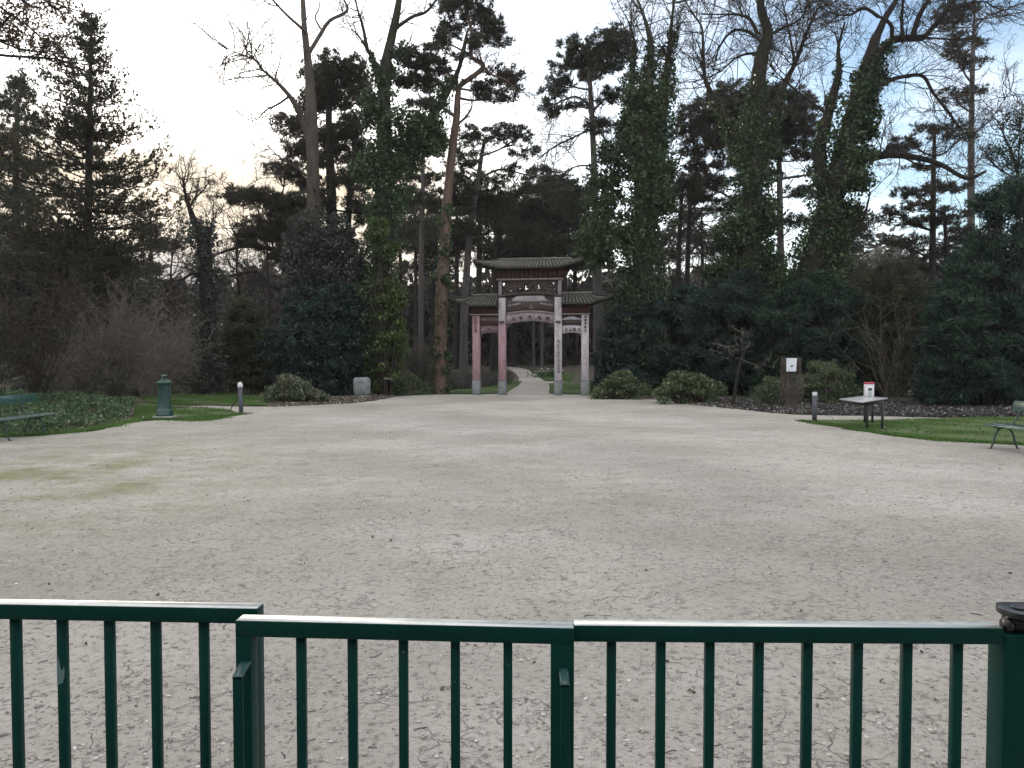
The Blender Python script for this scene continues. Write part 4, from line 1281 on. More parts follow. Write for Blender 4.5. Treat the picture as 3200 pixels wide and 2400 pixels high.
def bollard(label, gx_, gy_, h, r, lean=0.0, ragged=False):
    q = G(gx_, gy_)
    t = thing('bollard', label, 'bollard', (q.x, q.y, 0.0), 0, 'grey bollards with white tops')
    t.rotation_euler = (0, lean, 0)
    b = Buf(); b.lathe([(r * .95, 0), (r, h * .3), (r * .98, h * .84), (.001, h * .8401)], 0, 0, 16); b.build('post', M['slate_post'], t, None, True)
    b = Buf()
    if ragged:
        b.lathe([(r * .9, h * .8405), (r * .98, h * .88), (r * .72, h * .93), (r * .80, h * .97), (r * .45, h * 1.0), (.001, h * 1.001)], 0, 0, 14)
        for i in range(5):
            a = random.uniform(0, 6.28); b.cham(math.cos(a) * r * .8 - .018, math.cos(a) * r * .8 + .018, math.sin(a) * r * .8 - .018, math.sin(a) * r * .8 + .018, h * random.uniform(.80, .85), h * random.uniform(.90, .97), .006)
    else:
        b.lathe([(r * .97, h * .8405), (r * .97, h * .965), (.001, h * .966)], 0, 0, 14)
    b.build('band', M['white_paint'], t, None, not ragged)
    if not ragged:
        b = Buf(); b.lathe([(r * 1.02, h * .9665), (r * 1.02, h * .985), (r * .6, h), (.001, h * 1.001)], 0, 0, 14); b.build('cap', M['slate_post'], t, None, True)
    return t
bollard('slate grey bollard with flaking white top at the left grass tip', 754, 1293, .92, .062, math.radians(-1.5), True)
bollard('slate grey bollard with clean white band on the right grass tip', 2545, 1317, .77, .060)
qa = P(743, 1242, 22.3); qb = G(713, 1289)
sl = Buf(); pts = smooth_path([(qb + Vector((0, 0, .0)), .013), (qb.lerp(qa, .5) + Vector((.02, 0, .015)), .015), (qa, .016)], 4)
t = tag(sl if False else (sl.tube([p for p, _ in pts], [r for _, r in pts], 6) or sl.build('stake', M['twig'], None, None, True)), 'thin dark stick leaning beside the left bollard', 'stick')

# stone block
q = G(1131, 1241)
t = thing('stone_block', 'grey weathered stone block with cut corners at the foot of the ivy', 'stone block', (q.x, q.y, q.z), math.radians(14))
b = Buf(); b.cham(-.34, .34, -.30, .30, .075, .82, .085); b.build('block', M['stone'], t)
b = Buf(); b.cham(-.37, .37, -.33, .33, 0, .0745, .02); b.build('base', M['concrete'], t)
# little plank marker
q = G(1203, 1240)
t = thing('plank_marker', 'small pale plank nailed to a thin stake beside the stone block', 'marker', (q.x, q.y, q.z))
b = Buf(); b.cham(-.02, .02, -.02, .02, 0, .80, .004); b.build('stake', M['brown_board'], t)
b = Buf(); V = [(-.03, -.045, .74), (.36, -.045, .69), (.36, -.0205, .69), (-.03, -.0205, .74), (-.03, -.045, .80), (.36, -.045, .75), (.36, -.0205, .75), (-.03, -.0205, .80)]
b.add(V, None, [(0,3,2,1),(4,5,6,7),(0,1,5,4),(1,2,6,5),(2,3,7,6),(3,0,4,7)]); b.build('plank', M['lintel'], t)

# notice board
q = G(2472, 1273); D_ = q.y; mp = MP(D_)
t = thing('notice_board', 'brown wooden notice board with a white paper sheet, half hidden in stems', 'sign', (q.x, q.y, 0))
def lx(p_): return (p_ - 2472) * mp
zt = (1273 - 1117) * mp
for a_, b_ in ((2441, 2456), (2489, 2503)):
    b = Buf(); b.cham(lx(a_), lx(b_), 0, .11, -.05, zt, .008); b.build('post', M['brown_board'], t)
b = Buf(); b.cham(lx(2443), lx(2501), -.028, -.0005, zt - 52 * mp, zt - .01, .006); bd = b.build('board', M['brown_board'], t)
b = Buf(); b.box(lx(2453), lx(2489), -.035, -.0285, zt - 46 * mp, zt - .005); fr = b.build('backing', M['black_plastic'], bd)
b = Buf(); b.add([(lx(2454.5), -.038, zt - 43.5 * mp), (lx(2485), -.038, zt - 43.5 * mp), (lx(2487.5), -.041, zt - 2 * mp), (lx(2454.5), -.038, zt - 2 * mp)], None, [(0, 1, 2, 3)])
pp = b.build('paper', M['paper'], bd)
b = Buf()
for (dx, dz, w_, h_) in ((-.01, 0, .05, .03), (.03, .012, .03, .045), (-.035, -.004, .025, .02), (.005, .03, .03, .02)):
    b.cham(lx(2471) + dx - w_ / 2, lx(2471) + dx + w_ / 2, -.044, -.0415, zt - 27.5 * mp + dz - h_ / 2, zt - 27.5 * mp + dz + h_ / 2, .0008)
b.build('printed_mark', M['ink'], pp)

# display table and the little house standing on it
zt_ = .68
crn = []
for (a_, b_) in ((2623, 1246), (2695, 1255.5), (2775, 1243), (2697, 1236.5)):
    dz = CAMZ - zt_
    dd = dz * F / (b_ - 1120.2)
    crn.append(P(a_, b_, dd))
cen = sum(crn, Vector()) / 4; cen.z = 0
t = thing('display_table', 'dark metal table with a pale slab top standing on the right lawn', 'table', (cen.x, cen.y, 0.02))
b = Buf()
V = [(p.x - cen.x, p.y - cen.y, zt_ - .028 - .02) for p in crn] + [(p.x - cen.x, p.y - cen.y, zt_ - .02) for p in crn]
b.add(V, None, [(0,3,2,1),(4,5,6,7),(0,1,5,4),(1,2,6,5),(2,3,7,6),(3,0,4,7)]); bevel(b.build('tabletop', M['table_top'], t), .008)
b = Buf(); V = [((p.x - cen.x) * .82, (p.y - cen.y) * .82, zz) for zz in (zt_ - .12, zt_ - .0485) for p in crn]
b.add(V, None, [(0,3,2,1),(4,5,6,7),(0,1,5,4),(1,2,6,5),(2,3,7,6),(3,0,4,7)]); b.build('apron', M['table_leg'], t)
for (a_, b_) in ((2709, 1343), (2757, 1344), (2702, 1323), (2726, 1324)):
    q = G(a_, b_)
    b = Buf(); b.cham(q.x - cen.x - .023, q.x - cen.x + .023, q.y - cen.y - .023, q.y - cen.y + .023, -.02, zt_ - .0490, .005); b.build('leg', M['table_leg'], t)
hx = P(2715, 1238, 18.35)
t = thing('nest_box', 'small white box with red lid and pale green door standing on the table', 'box', (hx.x, hx.y, zt_ + .0005), math.radians(-4))
b = Buf(); b.cham(-.093, .093, -.08, .08, 0, .31, .005); b.build('body', M['white_paint'], t)
b = Buf()
b.prism(([(-.10, .3105), (.105, .3105)], [(-.098, .355), (.10, .355)]), -.095, .09); bevel(b.build('lid', M['red_paint'], t), .01)
b = Buf(); b.cham(-.052, .040, -.088, -.0805, .01, .22, .003); d_ = b.build('door', M['pale_green'], t)
b = Buf(); b.cham(-.050, .038, -.093, -.0885, .158, .218, .002); b.build('window', M['glass_dark'], d_)

wb = Buf(); wb.cham(-8, 9, -1.9, -1.45, -.1, 4.3, .02); wb.cham(-8.2, 9.2, -2.0, -1.25, 4.301, 4.6, .03)  # unseen wall added behind the camera to darken the ground by the fence
o = wb.build('shade_wall', M['stone']); o['kind'] = 'structure'

# ================================================================== TREES
PINE = dict(bark='bark', needle='pine', twig='twig')
# --- left side
make_tree('oak_tree', 'tree outside the left edge whose brown withered branches hang into the top corner', 15.0,
    [[(-330, 1380, 62), (-320, 900, 54), (-300, 400, 46), (-260, 60, 38), (-220, -250, 26)],
     [(-275, 200, 16), (-100, 150, 12), (0, 172, 9), (90, 178, 8), (184, 186, 6), (240, 214, 4), (300, 262, 2)],
     [(-240, 30, 14), (-80, 90, 9), (0, 130, 6), (90, 159, 4), (170, 160, 2.5)],
     [(-230, -60, 12), (-60, -10, 8), (40, 50, 5), (110, 100, 4), (160, 150, 2.5)],
     [(-220, -160, 12), (-60, -60, 8), (80, -20, 5), (200, 20, 4), (280, 45, 2)]],
    leafpads=[(40, 40, 70, 40), (130, 25, 60, 30), (60, 110, 60, 28), (150, 120, 38, 28), (10, 75, 50, 50), (200, 20, 30, 18), (-60, 60, 80, 60), (-150, 0, 90, 70), (-120, 180, 70, 40)],
    twigs=[(1, .3, 1, 16, 80, 1, 0.1, 2.5), (2, .3, 1, 14, 80, 1, .1, 2.5), (3, .2, 1, 14, 80, 1, 0, 2.5), (4, .2, 1, 14, 80, 1, -.2, 2.5)],
    mats=dict(bark='bark', twig='twig'), ivymat='oak_leaf', leafsize=(.034, .022), dens=.62)
make_tree('pine_tree', 'dark pine at the left edge behind the conical conifer', 40.0,
    [[(48, 1000, 30), (50, 700, 22), (52, 480, 16), (55, 300, 9)]],
    pads=[(20, 330, 60, 35), (70, 280, 40, 30), (60, 250, 30, 22), (20, 420, 70, 30), (100, 400, 45, 30), (10, 500, 80, 35), (100, 520, 60, 30), (30, 600, 90, 35), (-60, 480, 70, 40), (-80, 620, 80, 50), (110, 640, 60, 40), (-20, 700, 90, 40)], mats=PINE)
conifer('conifer_tree', 'tall conical conifer with one straight trunk, the leftmost whole tree', 29.0,
    [(262, 1000, 30), (272, 800, 27), (276, 620, 23), (279, 440, 18), (282, 250, 12), (285, 120, 7), (286, 40, 3)],
    [(40, 270, 300), (100, 235, 345), (160, 190, 375), (230, 80, 400), (310, 40, 420), (390, 5, 500), (460, -20, 530), (540, -40, 560), (620, -60, 565), (700, -60, 560), (790, -50, 500), (880, -20, 420)],
    220, dict(needle='fir'), dens=.60, tuft=(.15, .045), depth=.8)
# dim thicket under the conifer
shrub('evergreen_shrub', 'dark brownish undergrowth mass below the conical conifer', 33.0, [(90, 860, 170, 120), (300, 830, 160, 100), (410, 900, 90, 110), (120, 1010, 190, 150), (320, 1030, 150, 140), (40, 760, 120, 80)], 'thicket', (.12, .03), .9, .2, twigs=26, stem_mat='twig', sub=.5)
make_tree('ivy_stump_tree', 'short broken tree trunk wrapped in ivy with thin bare twigs on top', 34.0,
    [[(652, 1030, 50), (646, 880, 44), (636, 760, 36), (612, 705, 24), (592, 650, 14), (578, 600, 8), (570, 555, 4)],
     [(640, 760, 16), (655, 735, 12), (660, 705, 6), (668, 670, 3)],
     [(592, 650, 9), (610, 620, 6), (640, 590, 4), (655, 560, 2)],
     [(645, 840, 14), (590, 860, 10), (540, 900, 7), (490, 925, 3)]],
    ivy=[(0, .0, .62, 52, 40, 1.1), (1, 0, .6, 26, 20, .9)],
    twigs=[(0, .6, 1, 22, 75, 2, .3, 3), (2, 0, 1, 12, 60, 2, .3, 2.5), (1, .3, 1, 9, 70, 2, .3, 3), (3, .1, 1, 18, 90, 2, .2, 3)], ivymat='ivy_grey')
for i, (lab, x, D, hh, w) in enumerate((('small bare tree in the gap left of the ivy stump', 540, 44, 150, 10), ('small bare tree in the gap right of the ivy stump', 745, 47, 190, 10), ('slim bare tree rising over the brown bank', 840, 50, 230, 9))):
    yb = 1060
    make_tree('bare_tree', lab, D, [[(x, yb, w * 1.3), (x + 4, yb - 120, w), (x - 6, yb - 120 - hh * .6, w * .6), (x + 6, yb - 120 - hh * 1.2, 2)]],
              twigs=[(0, .25, 1, 34, 130, 2, .25, 3)], mats=dict(bark='bark', twig='twig'), group=None)
# --- left centre cluster
make_tree('pine_tree', 'spreading pine behind the tall bare tree, with long low limbs reaching left', 40.0,
    [[(1045, 1110, 44), (1040, 850, 38), (1036, 650, 32), (1030, 480, 26), (1028, 350, 20), (1042, 250, 12), (1060, 205, 7)],
     [(1060, 1000, 24), (1085, 800, 20), (1092, 620, 18), (1108, 470, 12), (1125, 360, 7)],
     [(1030, 800, 22), (940, 790, 18), (850, 778, 14), (760, 770, 11), (690, 790, 8), (655, 800, 4)],
     [(1035, 900, 22), (915, 888, 17), (850, 896, 14), (800, 852, 12), (740, 858, 9), (681, 871, 5)],
     [(1030, 690, 18), (940, 640, 13), (860, 615, 9), (760, 600, 6), (710, 612, 3)]],
    pads=[(1010, 290, 60, 30), (1080, 420, 60, 30), (1000, 420, 50, 30), (1110, 540, 50, 40), (960, 640, 60, 30), (1050, 470, 50, 30), (1050, 205, 85, 28), (1015, 245, 70, 34), (1105, 250, 50, 28), (1135, 300, 40, 30), (1060, 310, 55, 26), (975, 330, 55, 28), (905, 385, 55, 26), (930, 455, 45, 30), (890, 525, 60, 26), (985, 500, 40, 24), (1095, 380, 45, 26), (1130, 470, 30, 30), (1060, 560, 40, 24),
          (800, 610, 95, 22), (735, 625, 45, 14), (880, 640, 60, 24), (840, 715, 85, 30), (775, 745, 50, 20), (930, 730, 60, 40), (900, 800, 60, 30), (1000, 620, 40, 30), (1120, 650, 40, 50), (960, 570, 40, 20)],
    twigs=[(2, .3, 1, 26, 90, 2, .2, 3), (3, .3, 1, 26, 90, 2, .2, 3), (4, .2, 1, 14, 80, 1, .1, 3), (1, .3, 1, 14, 70, 1, 0, 3), (0, .4, .9, 20, 90, 1, 0, 3)], mats=dict(bark='bark', needle='pine_brown'), padfill=1.5)
make_tree('tall_bare_tree', 'tall smooth bare tree forking high up, with a long bare limb to the left', 34.6,
    [[(985, 1190, 64), (984, 900, 50), (979, 650, 42), (975, 400, 35), (968, 260, 29), (962, 180, 25), (952, 100, 18), (946, 0, 14), (938, -130, 9), (930, -260, 4)],
     [(966, 165, 15), (1000, 110, 13), (1030, 65, 12), (1070, 45, 10), (1086, 30, 8), (1078, 5, 6), (1062, -20, 4)],
     [(956, 110, 10), (945, 90, 10), (905, 55, 8), (870, 20, 6), (850, -5, 5), (830, -60, 3)],
     [(970, 440, 24), (935, 350, 18), (905, 300, 14), (870, 262, 11), (840, 235, 9), (815, 212, 7), (800, 188, 5), (750, 168, 3), (700, 150, 1.5)],
     [(905, 300, 9), (870, 325, 7), (830, 345, 5), (800, 375, 3), (755, 388, 1.5)],
     [(838, 235, 6), (790, 240, 4), (735, 246, 3), (680, 257, 1.5)],
     [(800, 190, 4), (770, 160, 3), (755, 120, 1.5)],
     [(1010, 100, 7), (1003, 90, 6), (985, 55, 5), (998, 20, 4), (990, -30, 2)],
     [(975, 560, 10), (920, 520, 6), (860, 480, 4), (810, 420, 2)]],
    ivy=[(0, 0, .24, 100, 75, 1.0), (0, .24, .34, 60, 24, .7)],
    leafpads=[(950, 740, 50, 60), (1050, 740, 60, 60), (1010, 810, 90, 80), (1085, 830, 60, 80), (930, 830, 60, 60)],
    twigs=[(3, .35, 1, 26, 130, 2, .5, 3.4), (5, .1, 1, 10, 80, 2, .2, 2.4), (4, .3, 1, 10, 70, 2, .2, 2.5), (6, 0, 1, 5, 80, 1, .5, 2), (2, .4, 1, 6, 60, 1, .3, 3), (1, .5, 1, 6, 60, 1, .3, 3), (8, .2, 1, 12, 90, 2, .1, 2.5), (0, .55, .8, 6, 90, 1, .2, 3)],
    mats=dict(bark='bark_beech'), ivymat='ivy_grey')
make_tree('ivy_tree', 'ivy-covered tree left of the gate, forked with a thick leafy arm to the right', 33.5,
    [[(1180, 1195, 62), (1185, 950, 56), (1194, 750, 52), (1200, 550, 48), (1200, 330, 42), (1205, 210, 32), (1222, 125, 26), (1238, 50, 22), (1248, -20, 18), (1255, -160, 8)],
     [(1200, 330, 22), (1180, 230, 18), (1160, 172, 14), (1148, 155, 12), (1134, 85, 9), (1118, 30, 6), (1108, -20, 4)],
     [(1236, 88, 13), (1262, 70, 12), (1290, 52, 11), (1330, 38, 9), (1358, 6, 7), (1385, -40, 4)],
     [(1205, 580, 44), (1250, 520, 40), (1300, 450, 34), (1340, 380, 28), (1378, 320, 22), (1420, 250, 16), (1448, 170, 10), (1460, 100, 5)],
     [(1148, 158, 7), (1120, 110, 5), (1095, 90, 3)],
     [(1215, 190, 8), (1250, 160, 6), (1280, 130, 4), (1290, 95, 2)]],
    ivy=[(0, 0, .34, 66, 52, 1.15), (0, .34, .52, 56, 46, 1.1), (0, .52, .66, 36, 14, .7), (3, 0, .45, 62, 58, 1.2), (3, .45, .72, 50, 24, .9), (1, .1, .4, 24, 12, .6)],
    leafpads=[(1290, 385, 55, 45), (1345, 445, 50, 40), (1265, 470, 50, 50), (1150, 520, 40, 60), (1160, 350, 40, 45), (1240, 610, 40, 40), (1195, 215, 35, 30), (1250, 165, 22, 22)],
    twigs=[(1, .3, 1, 14, 70, 2, .2, 3), (2, .2, 1, 9, 60, 1, .3, 3), (0, .6, .9, 10, 80, 1, .2, 3), (5, 0, 1, 8, 60, 1, .3, 2.5), (4, 0, 1, 6, 60, 1, .3, 2), (3, .6, 1, 10, 80, 1, .2, 3)], mats=dict(bark='bark_moss'))
make_tree('pine_tree', 'pine with a thin straight grey pole trunk left of the reddish pine', 46.0,
    [[(1316, 1050, 17), (1318, 800, 15), (1321, 600, 13), (1322, 470, 12), (1326, 390, 7)]],
    pads=[(1335, 405, 60, 26), (1290, 440, 50, 22), (1350, 460, 45, 22), (1300, 545, 45, 16), (1350, 560, 40, 14), (1280, 620, 50, 20), (1350, 640, 40, 20)], mats=dict(bark='bark_grey', needle='pine'))
make_tree('scots_pine', 'tall pine with bare reddish trunk and ivy at its foot, beside the gate', 34.6,
    [[(1378, 1190, 44), (1381, 950, 39), (1388, 760, 32), (1398, 620, 28), (1410, 500, 26), (1420, 420, 24), (1427, 360, 22), (1431, 290, 18), (1440, 266, 16), (1490, 230, 15), (1511, 206, 14), (1494, 190, 13), (1470, 172, 12), (1476, 110, 11), (1462, 50, 9), (1450, 0, 8), (1440, -80, 5), (1436, -150, 3)],
     [(1430, 290, 13), (1427, 245, 11), (1436, 200, 9), (1447, 150, 8), (1462, 95, 6), (1490, 50, 4)],
     [(1428, 370, 12), (1390, 340, 9), (1350, 330, 6), (1310, 300, 4)],
     [(1470, 172, 7), (1430, 150, 6), (1380, 130, 5), (1350, 160, 3)],
     [(1420, 400, 9), (1460, 360, 7), (1475, 330, 5), (1470, 300, 3)],
     [(1508, 206, 8), (1540, 235, 7), (1580, 250, 5), (1620, 285, 2)]],
    pads=[(1460, 30, 75, 30), (1410, 15, 50, 24), (1520, 55, 40, 20), (1535, 95, 45, 30), (1555, 120, 35, 18), (1405, 95, 42, 26), (1385, 130, 35, 20), (1345, 175, 90, 22), (1290, 190, 40, 18), (1300, 240, 55, 28), (1345, 260, 55, 20), (1260, 250, 30, 18), (1570, 235, 48, 26), (1595, 265, 30, 20), (1565, 300, 50, 16), (1520, 300, 30, 16), (1500, 270, 26, 22), (1480, 130, 30, 18), (1440, -60, 90, 40), (1365, 215, 50, 18), (1320, 320, 40, 14)],
    ivy=[(0, 0, .22, 27, 24, 1.5)],
    twigs=[(5, .1, 1, 16, 70, 2, .1, 2.5), (0, .55, .8, 22, 70, 1, .1, 2.5), (2, .1, 1, 12, 60, 1, 0, 2.5), (4, .1, 1, 8, 60, 1, 0, 2.5), (3, 0, 1, 8, 50, 1, 0, 2.5)], mats=dict(bark='bark_red', needle='pine_brown', twig='twig'), padfill=1.15)
make_tree('pine_tree', 'flat-topped dark pine just right of the reddish trunk, behind the gate', 46.0,
    [[(1450, 1110, 26), (1455, 900, 23), (1472, 700, 19), (1494, 560, 16), (1508, 470, 12), (1520, 430, 7)], [(1494, 560, 9), (1560, 530, 7), (1620, 540, 5), (1690, 560, 3)]],
    pads=[(1480, 425, 70, 28), (1560, 420, 80, 24), (1625, 425, 45, 24), (1450, 490, 60, 28), (1635, 475, 55, 16), (1685, 530, 45, 12), (1610, 530, 55, 10), (1545, 560, 60, 14), (1480, 590, 70, 40), (1530, 640, 85, 36), (1420, 620, 60, 46), (1460, 700, 60, 36), (1560, 700, 60, 26), (1400, 720, 50, 30), (1430, 550, 45, 30)],
    twigs=[(1, .1, 1, 16, 60, 1, 0, 3)], mats=dict(bark='bark_grey', needle='pine'), padfill=.75)
make_tree('pine_tree', 'low spreading pine directly above the gate roof', 52.0,
    [[(1545, 1060, 22), (1550, 850, 18), (1560, 700, 14), (1575, 610, 9)], [(1555, 800, 10), (1640, 760, 8), (1720, 740, 6), (1800, 760, 3)]],
    pads=[(1640, 590, 85, 26), (1720, 560, 70, 26), (1790, 605, 80, 30), (1680, 655, 85, 26), (1770, 690, 90, 30), (1620, 715, 75, 20), (1700, 765, 100, 22), (1820, 730, 60, 36), (1600, 640, 50, 26), (1830, 800, 60, 22), (1560, 760, 60, 16)],
    twigs=[(1, .1, 1, 16, 70, 1, 0, 3)], mats=dict(bark='bark', needle='pine'), padfill=.75)
# --- right of the gate
make_tree('pine_tree', 'tall pine with a straight grey trunk rising above the right side of the gate', 39.0,
    [[(1874, 1150, 36), (1868, 900, 30), (1860, 650, 22), (1852, 420, 18), (1845, 280, 15), (1842, 205, 10)],
     [(1850, 330, 8), (1800, 302, 7), (1750, 318, 6), (1700, 345, 4)], [(1853, 400, 7), (1790, 430, 6), (1730, 460, 5), (1680, 500, 3)], [(1852, 350, 7), (1890, 310, 6), (1930, 290, 4), (1960, 260, 2)],
     [(1856, 520, 7), (1800, 520, 5), (1740, 560, 3), (1690, 580, 2)]],
    pads=[(1800, 142, 45, 24), (1840, 175, 60, 28), (1900, 128, 60, 26), (1930, 108, 35, 20), (1785, 205, 60, 28), (1895, 195, 55, 28), (1748, 258, 38, 18), (1735, 288, 40, 12), (1720, 335, 34, 28), (1940, 160, 36, 28), (1840, 235, 36, 18), (1900, 300, 40, 20), (1870, 390, 45, 24), (1790, 330, 40, 10)],
    twigs=[(1, .1, 1, 16, 90, 2, -.1, 2.5), (2, .1, 1, 18, 90, 2, -.1, 2.5), (4, .1, 1, 14, 90, 2, -.1, 2.5), (3, .1, 1, 10, 70, 1, .1, 2.5), (0, .3, .8, 14, 90, 1, 0, 2.5)], mats=dict(bark='bark_grey', needle='pine'), padfill=1.15)
make_tree('ivy_tree', 'massive upright ivy tree right of the gate with twigs fanning from its top', 34.5,
    [[(2008, 1150, 74), (2008, 900, 66), (2010, 700, 60), (2014, 480, 46), (2026, 300, 32), (2034, 150, 20), (2015, 60, 10), (1985, -20, 4)],
     [(2020, 760, 44), (2045, 560, 40), (2062, 420, 34), (2076, 290, 28), (2090, 170, 18), (2100, 60, 9), (2112, -40, 4)],
     [(2005, 620, 30), (1985, 480, 28), (1974, 350, 22), (1974, 250, 16), (1985, 150, 9), (1965, 70, 4)],
     [(1990, 560, 12), (1930, 480, 9), (1880, 420, 6), (1850, 360, 3)],
     [(2000, 800, 18), (1920, 740, 13), (1850, 720, 8), (1790, 740, 4)]],
    ivy=[(0, 0, .34, 105, 82, 1.15), (0, .34, .62, 70, 44, 1.1), (0, .62, .80, 40, 16, .8), (1, .1, .55, 62, 48, 1.1), (1, .55, .82, 40, 12, .8), (2, .1, .65, 46, 30, 1.05), (2, .65, .85, 20, 8, .6)],
    leafpads=[(1920, 480, 55, 40), (1900, 560, 60, 45), (1890, 650, 70, 60), (1930, 750, 85, 60), (1850, 740, 60, 40), (1850, 800, 60, 40), (2070, 640, 40, 60), (2075, 520, 34, 50), (1960, 400, 40, 50), (2000, 310, 50, 40)],
    twigs=[(0, .6, 1, 20, 110, 2, .4, 3.5), (1, .6, 1, 20, 110, 2, .4, 3.5), (2, .6, 1, 18, 110, 2, .4, 3.5), (3, .2, 1, 12, 90, 2, .1, 3)], mats=dict(bark='bark_moss'))
for lab, x, D, top in (('left one of two slim pines in the bright gap between the ivy trees', 2112, 48, 560), ('right one of two slim pines in the bright gap between the ivy trees', 2140, 50, 540)):
    make_tree('pine_tree', lab, D, [[(x + 6, 1060, 19), (x + 8, 850, 16), (x + 14, 680, 14), (x + 22, top, 8)], [(x + 10, 740, 6), (x + 50, 700, 5), (x + 80, 710, 2)]],
              pads=[(x + 30, top + 10, 50, 20), (x + 70, top + 20, 45, 18), (x - 25, top + 50, 45, 20), (x + 60, top + 60, 36, 14)],
              twigs=[(0, .3, .9, 12, 90, 1, 0, 2.5), (1, 0, 1, 8, 70, 1, 0, 2.5)], mats=dict(bark='bark', needle='pine_brown'))
make_tree('pine_tree', 'broad dome-shaped dark pine with a pinkish trunk between the two ivy trees on the right', 44.0,
    [[(2445, 1080, 28), (2441, 880, 23), (2438, 700, 19), (2436, 540, 17), (2428, 400, 13), (2410, 320, 8)],
     [(2436, 560, 12), (2350, 480, 10), (2280, 440, 8), (2200, 420, 5)], [(2437, 650, 9), (2330, 640, 8), (2250, 600, 6), (2190, 560, 3)], [(2438, 560, 9), (2500, 550, 7), (2560, 545, 3)]],
    pads=[(2300, 300, 110, 30), (2410, 300, 105, 30), (2220, 350, 85, 34), (2490, 335, 60, 34), (2150, 405, 50, 30), (2300, 365, 120, 34), (2420, 375, 110, 34), (2520, 400, 45, 26), (2480, 440, 85, 18), (2250, 425, 100, 30), (2350, 445, 90, 26), (2180, 465, 60, 26), (2520, 480, 45, 16), (2420, 485, 70, 16), (2290, 500, 70, 18), (2200, 520, 60, 16), (2380, 550, 50, 14), (2240, 570, 60, 14), (2180, 620, 60, 16), (2280, 640, 60, 16), (2500, 600, 50, 14), (2480, 690, 45, 14)],
    twigs=[(2, .1, 1, 18, 80, 1, -.1, 3), (3, .1, 1, 12, 80, 1, 0, 2.5), (0, .3, .6, 12, 90, 1, 0, 2.5)], mats=dict(bark='bark_grey', needle='pine_brown'), padfill=1.3)
make_tree('ivy_tree', 'big ivy tree with a bare crooked trunk top and fine twigs spread against the sky', 35.0,
    [[(2330, 1180, 96), (2334, 950, 86), (2342, 760, 74), (2350, 600, 62), (2358, 420, 50), (2366, 300, 46), (2370, 235, 46), (2382, 165, 42), (2399, 112, 36), (2391, 70, 28), (2377, 25, 24), (2372, -40, 20), (2362, -180, 10)],
     [(2368, 108, 14), (2345, 62, 11), (2310, 46, 9), (2270, 45, 6), (2190, 46, 2.5)],
     [(2376, 130, 12), (2340, 100, 10), (2290, 96, 8), (2250, 145, 5), (2235, 190, 2)],
     [(2345, 520, 26), (2290, 420, 20), (2240, 315, 16), (2207, 262, 12), (2198, 190, 10), (2194, 90, 7), (2170, 50, 5), (2140, 0, 3)],
     [(2352, 560, 26), (2410, 420, 22), (2445, 280, 18), (2483, 200, 14), (2512, 125, 11), (2540, 60, 8), (2565, 10, 5), (2590, -50, 3)],
     [(2484, 198, 8), (2470, 120, 7), (2455, 50, 5), (2440, -20, 3)],
     [(2498, 160, 7), (2470, 165, 3)], [(2380, 165, 10), (2310, 175, 7), (2240, 230, 4), (2160, 260, 2)],
     [(2400, 115, 12), (2440, 90, 9), (2500, 60, 6), (2530, 0, 4)],
     [(2340, 850, 20), (2280, 820, 14), (2210, 840, 9), (2150, 830, 4)]],
    ivy=[(0, 0, .22, 115, 98, 1.1), (0, .22, .36, 84, 56, 1.1), (0, .36, .53, 56, 32, 1.05), (3, .0, .3, 34, 16, .7), (4, 0, .3, 36, 16, .7)],
    leafpads=[(2390, 690, 40, 70), (2300, 720, 60, 60), (2400, 820, 50, 60), (2270, 850, 70, 50), (2380, 450, 34, 40), (2330, 480, 40, 50)],
    twigs=[(1, .2, 1, 14, 120, 2, .2, 3), (2, .2, 1, 12, 120, 2, .1, 3), (3, .3, 1, 26, 140, 2, .2, 3.5), (4, .3, 1, 26, 140, 2, .2, 3.5), (5, 0, 1, 12, 120, 2, .2, 3), (7, .1, 1, 16, 120, 2, .1, 3), (8, .1, 1, 16, 120, 2, .2, 3), (0, .5, .85, 20, 120, 2, .2, 3.5), (9, .2, 1, 10, 80, 1, .1, 3)], mats=dict(bark='bark_moss'))
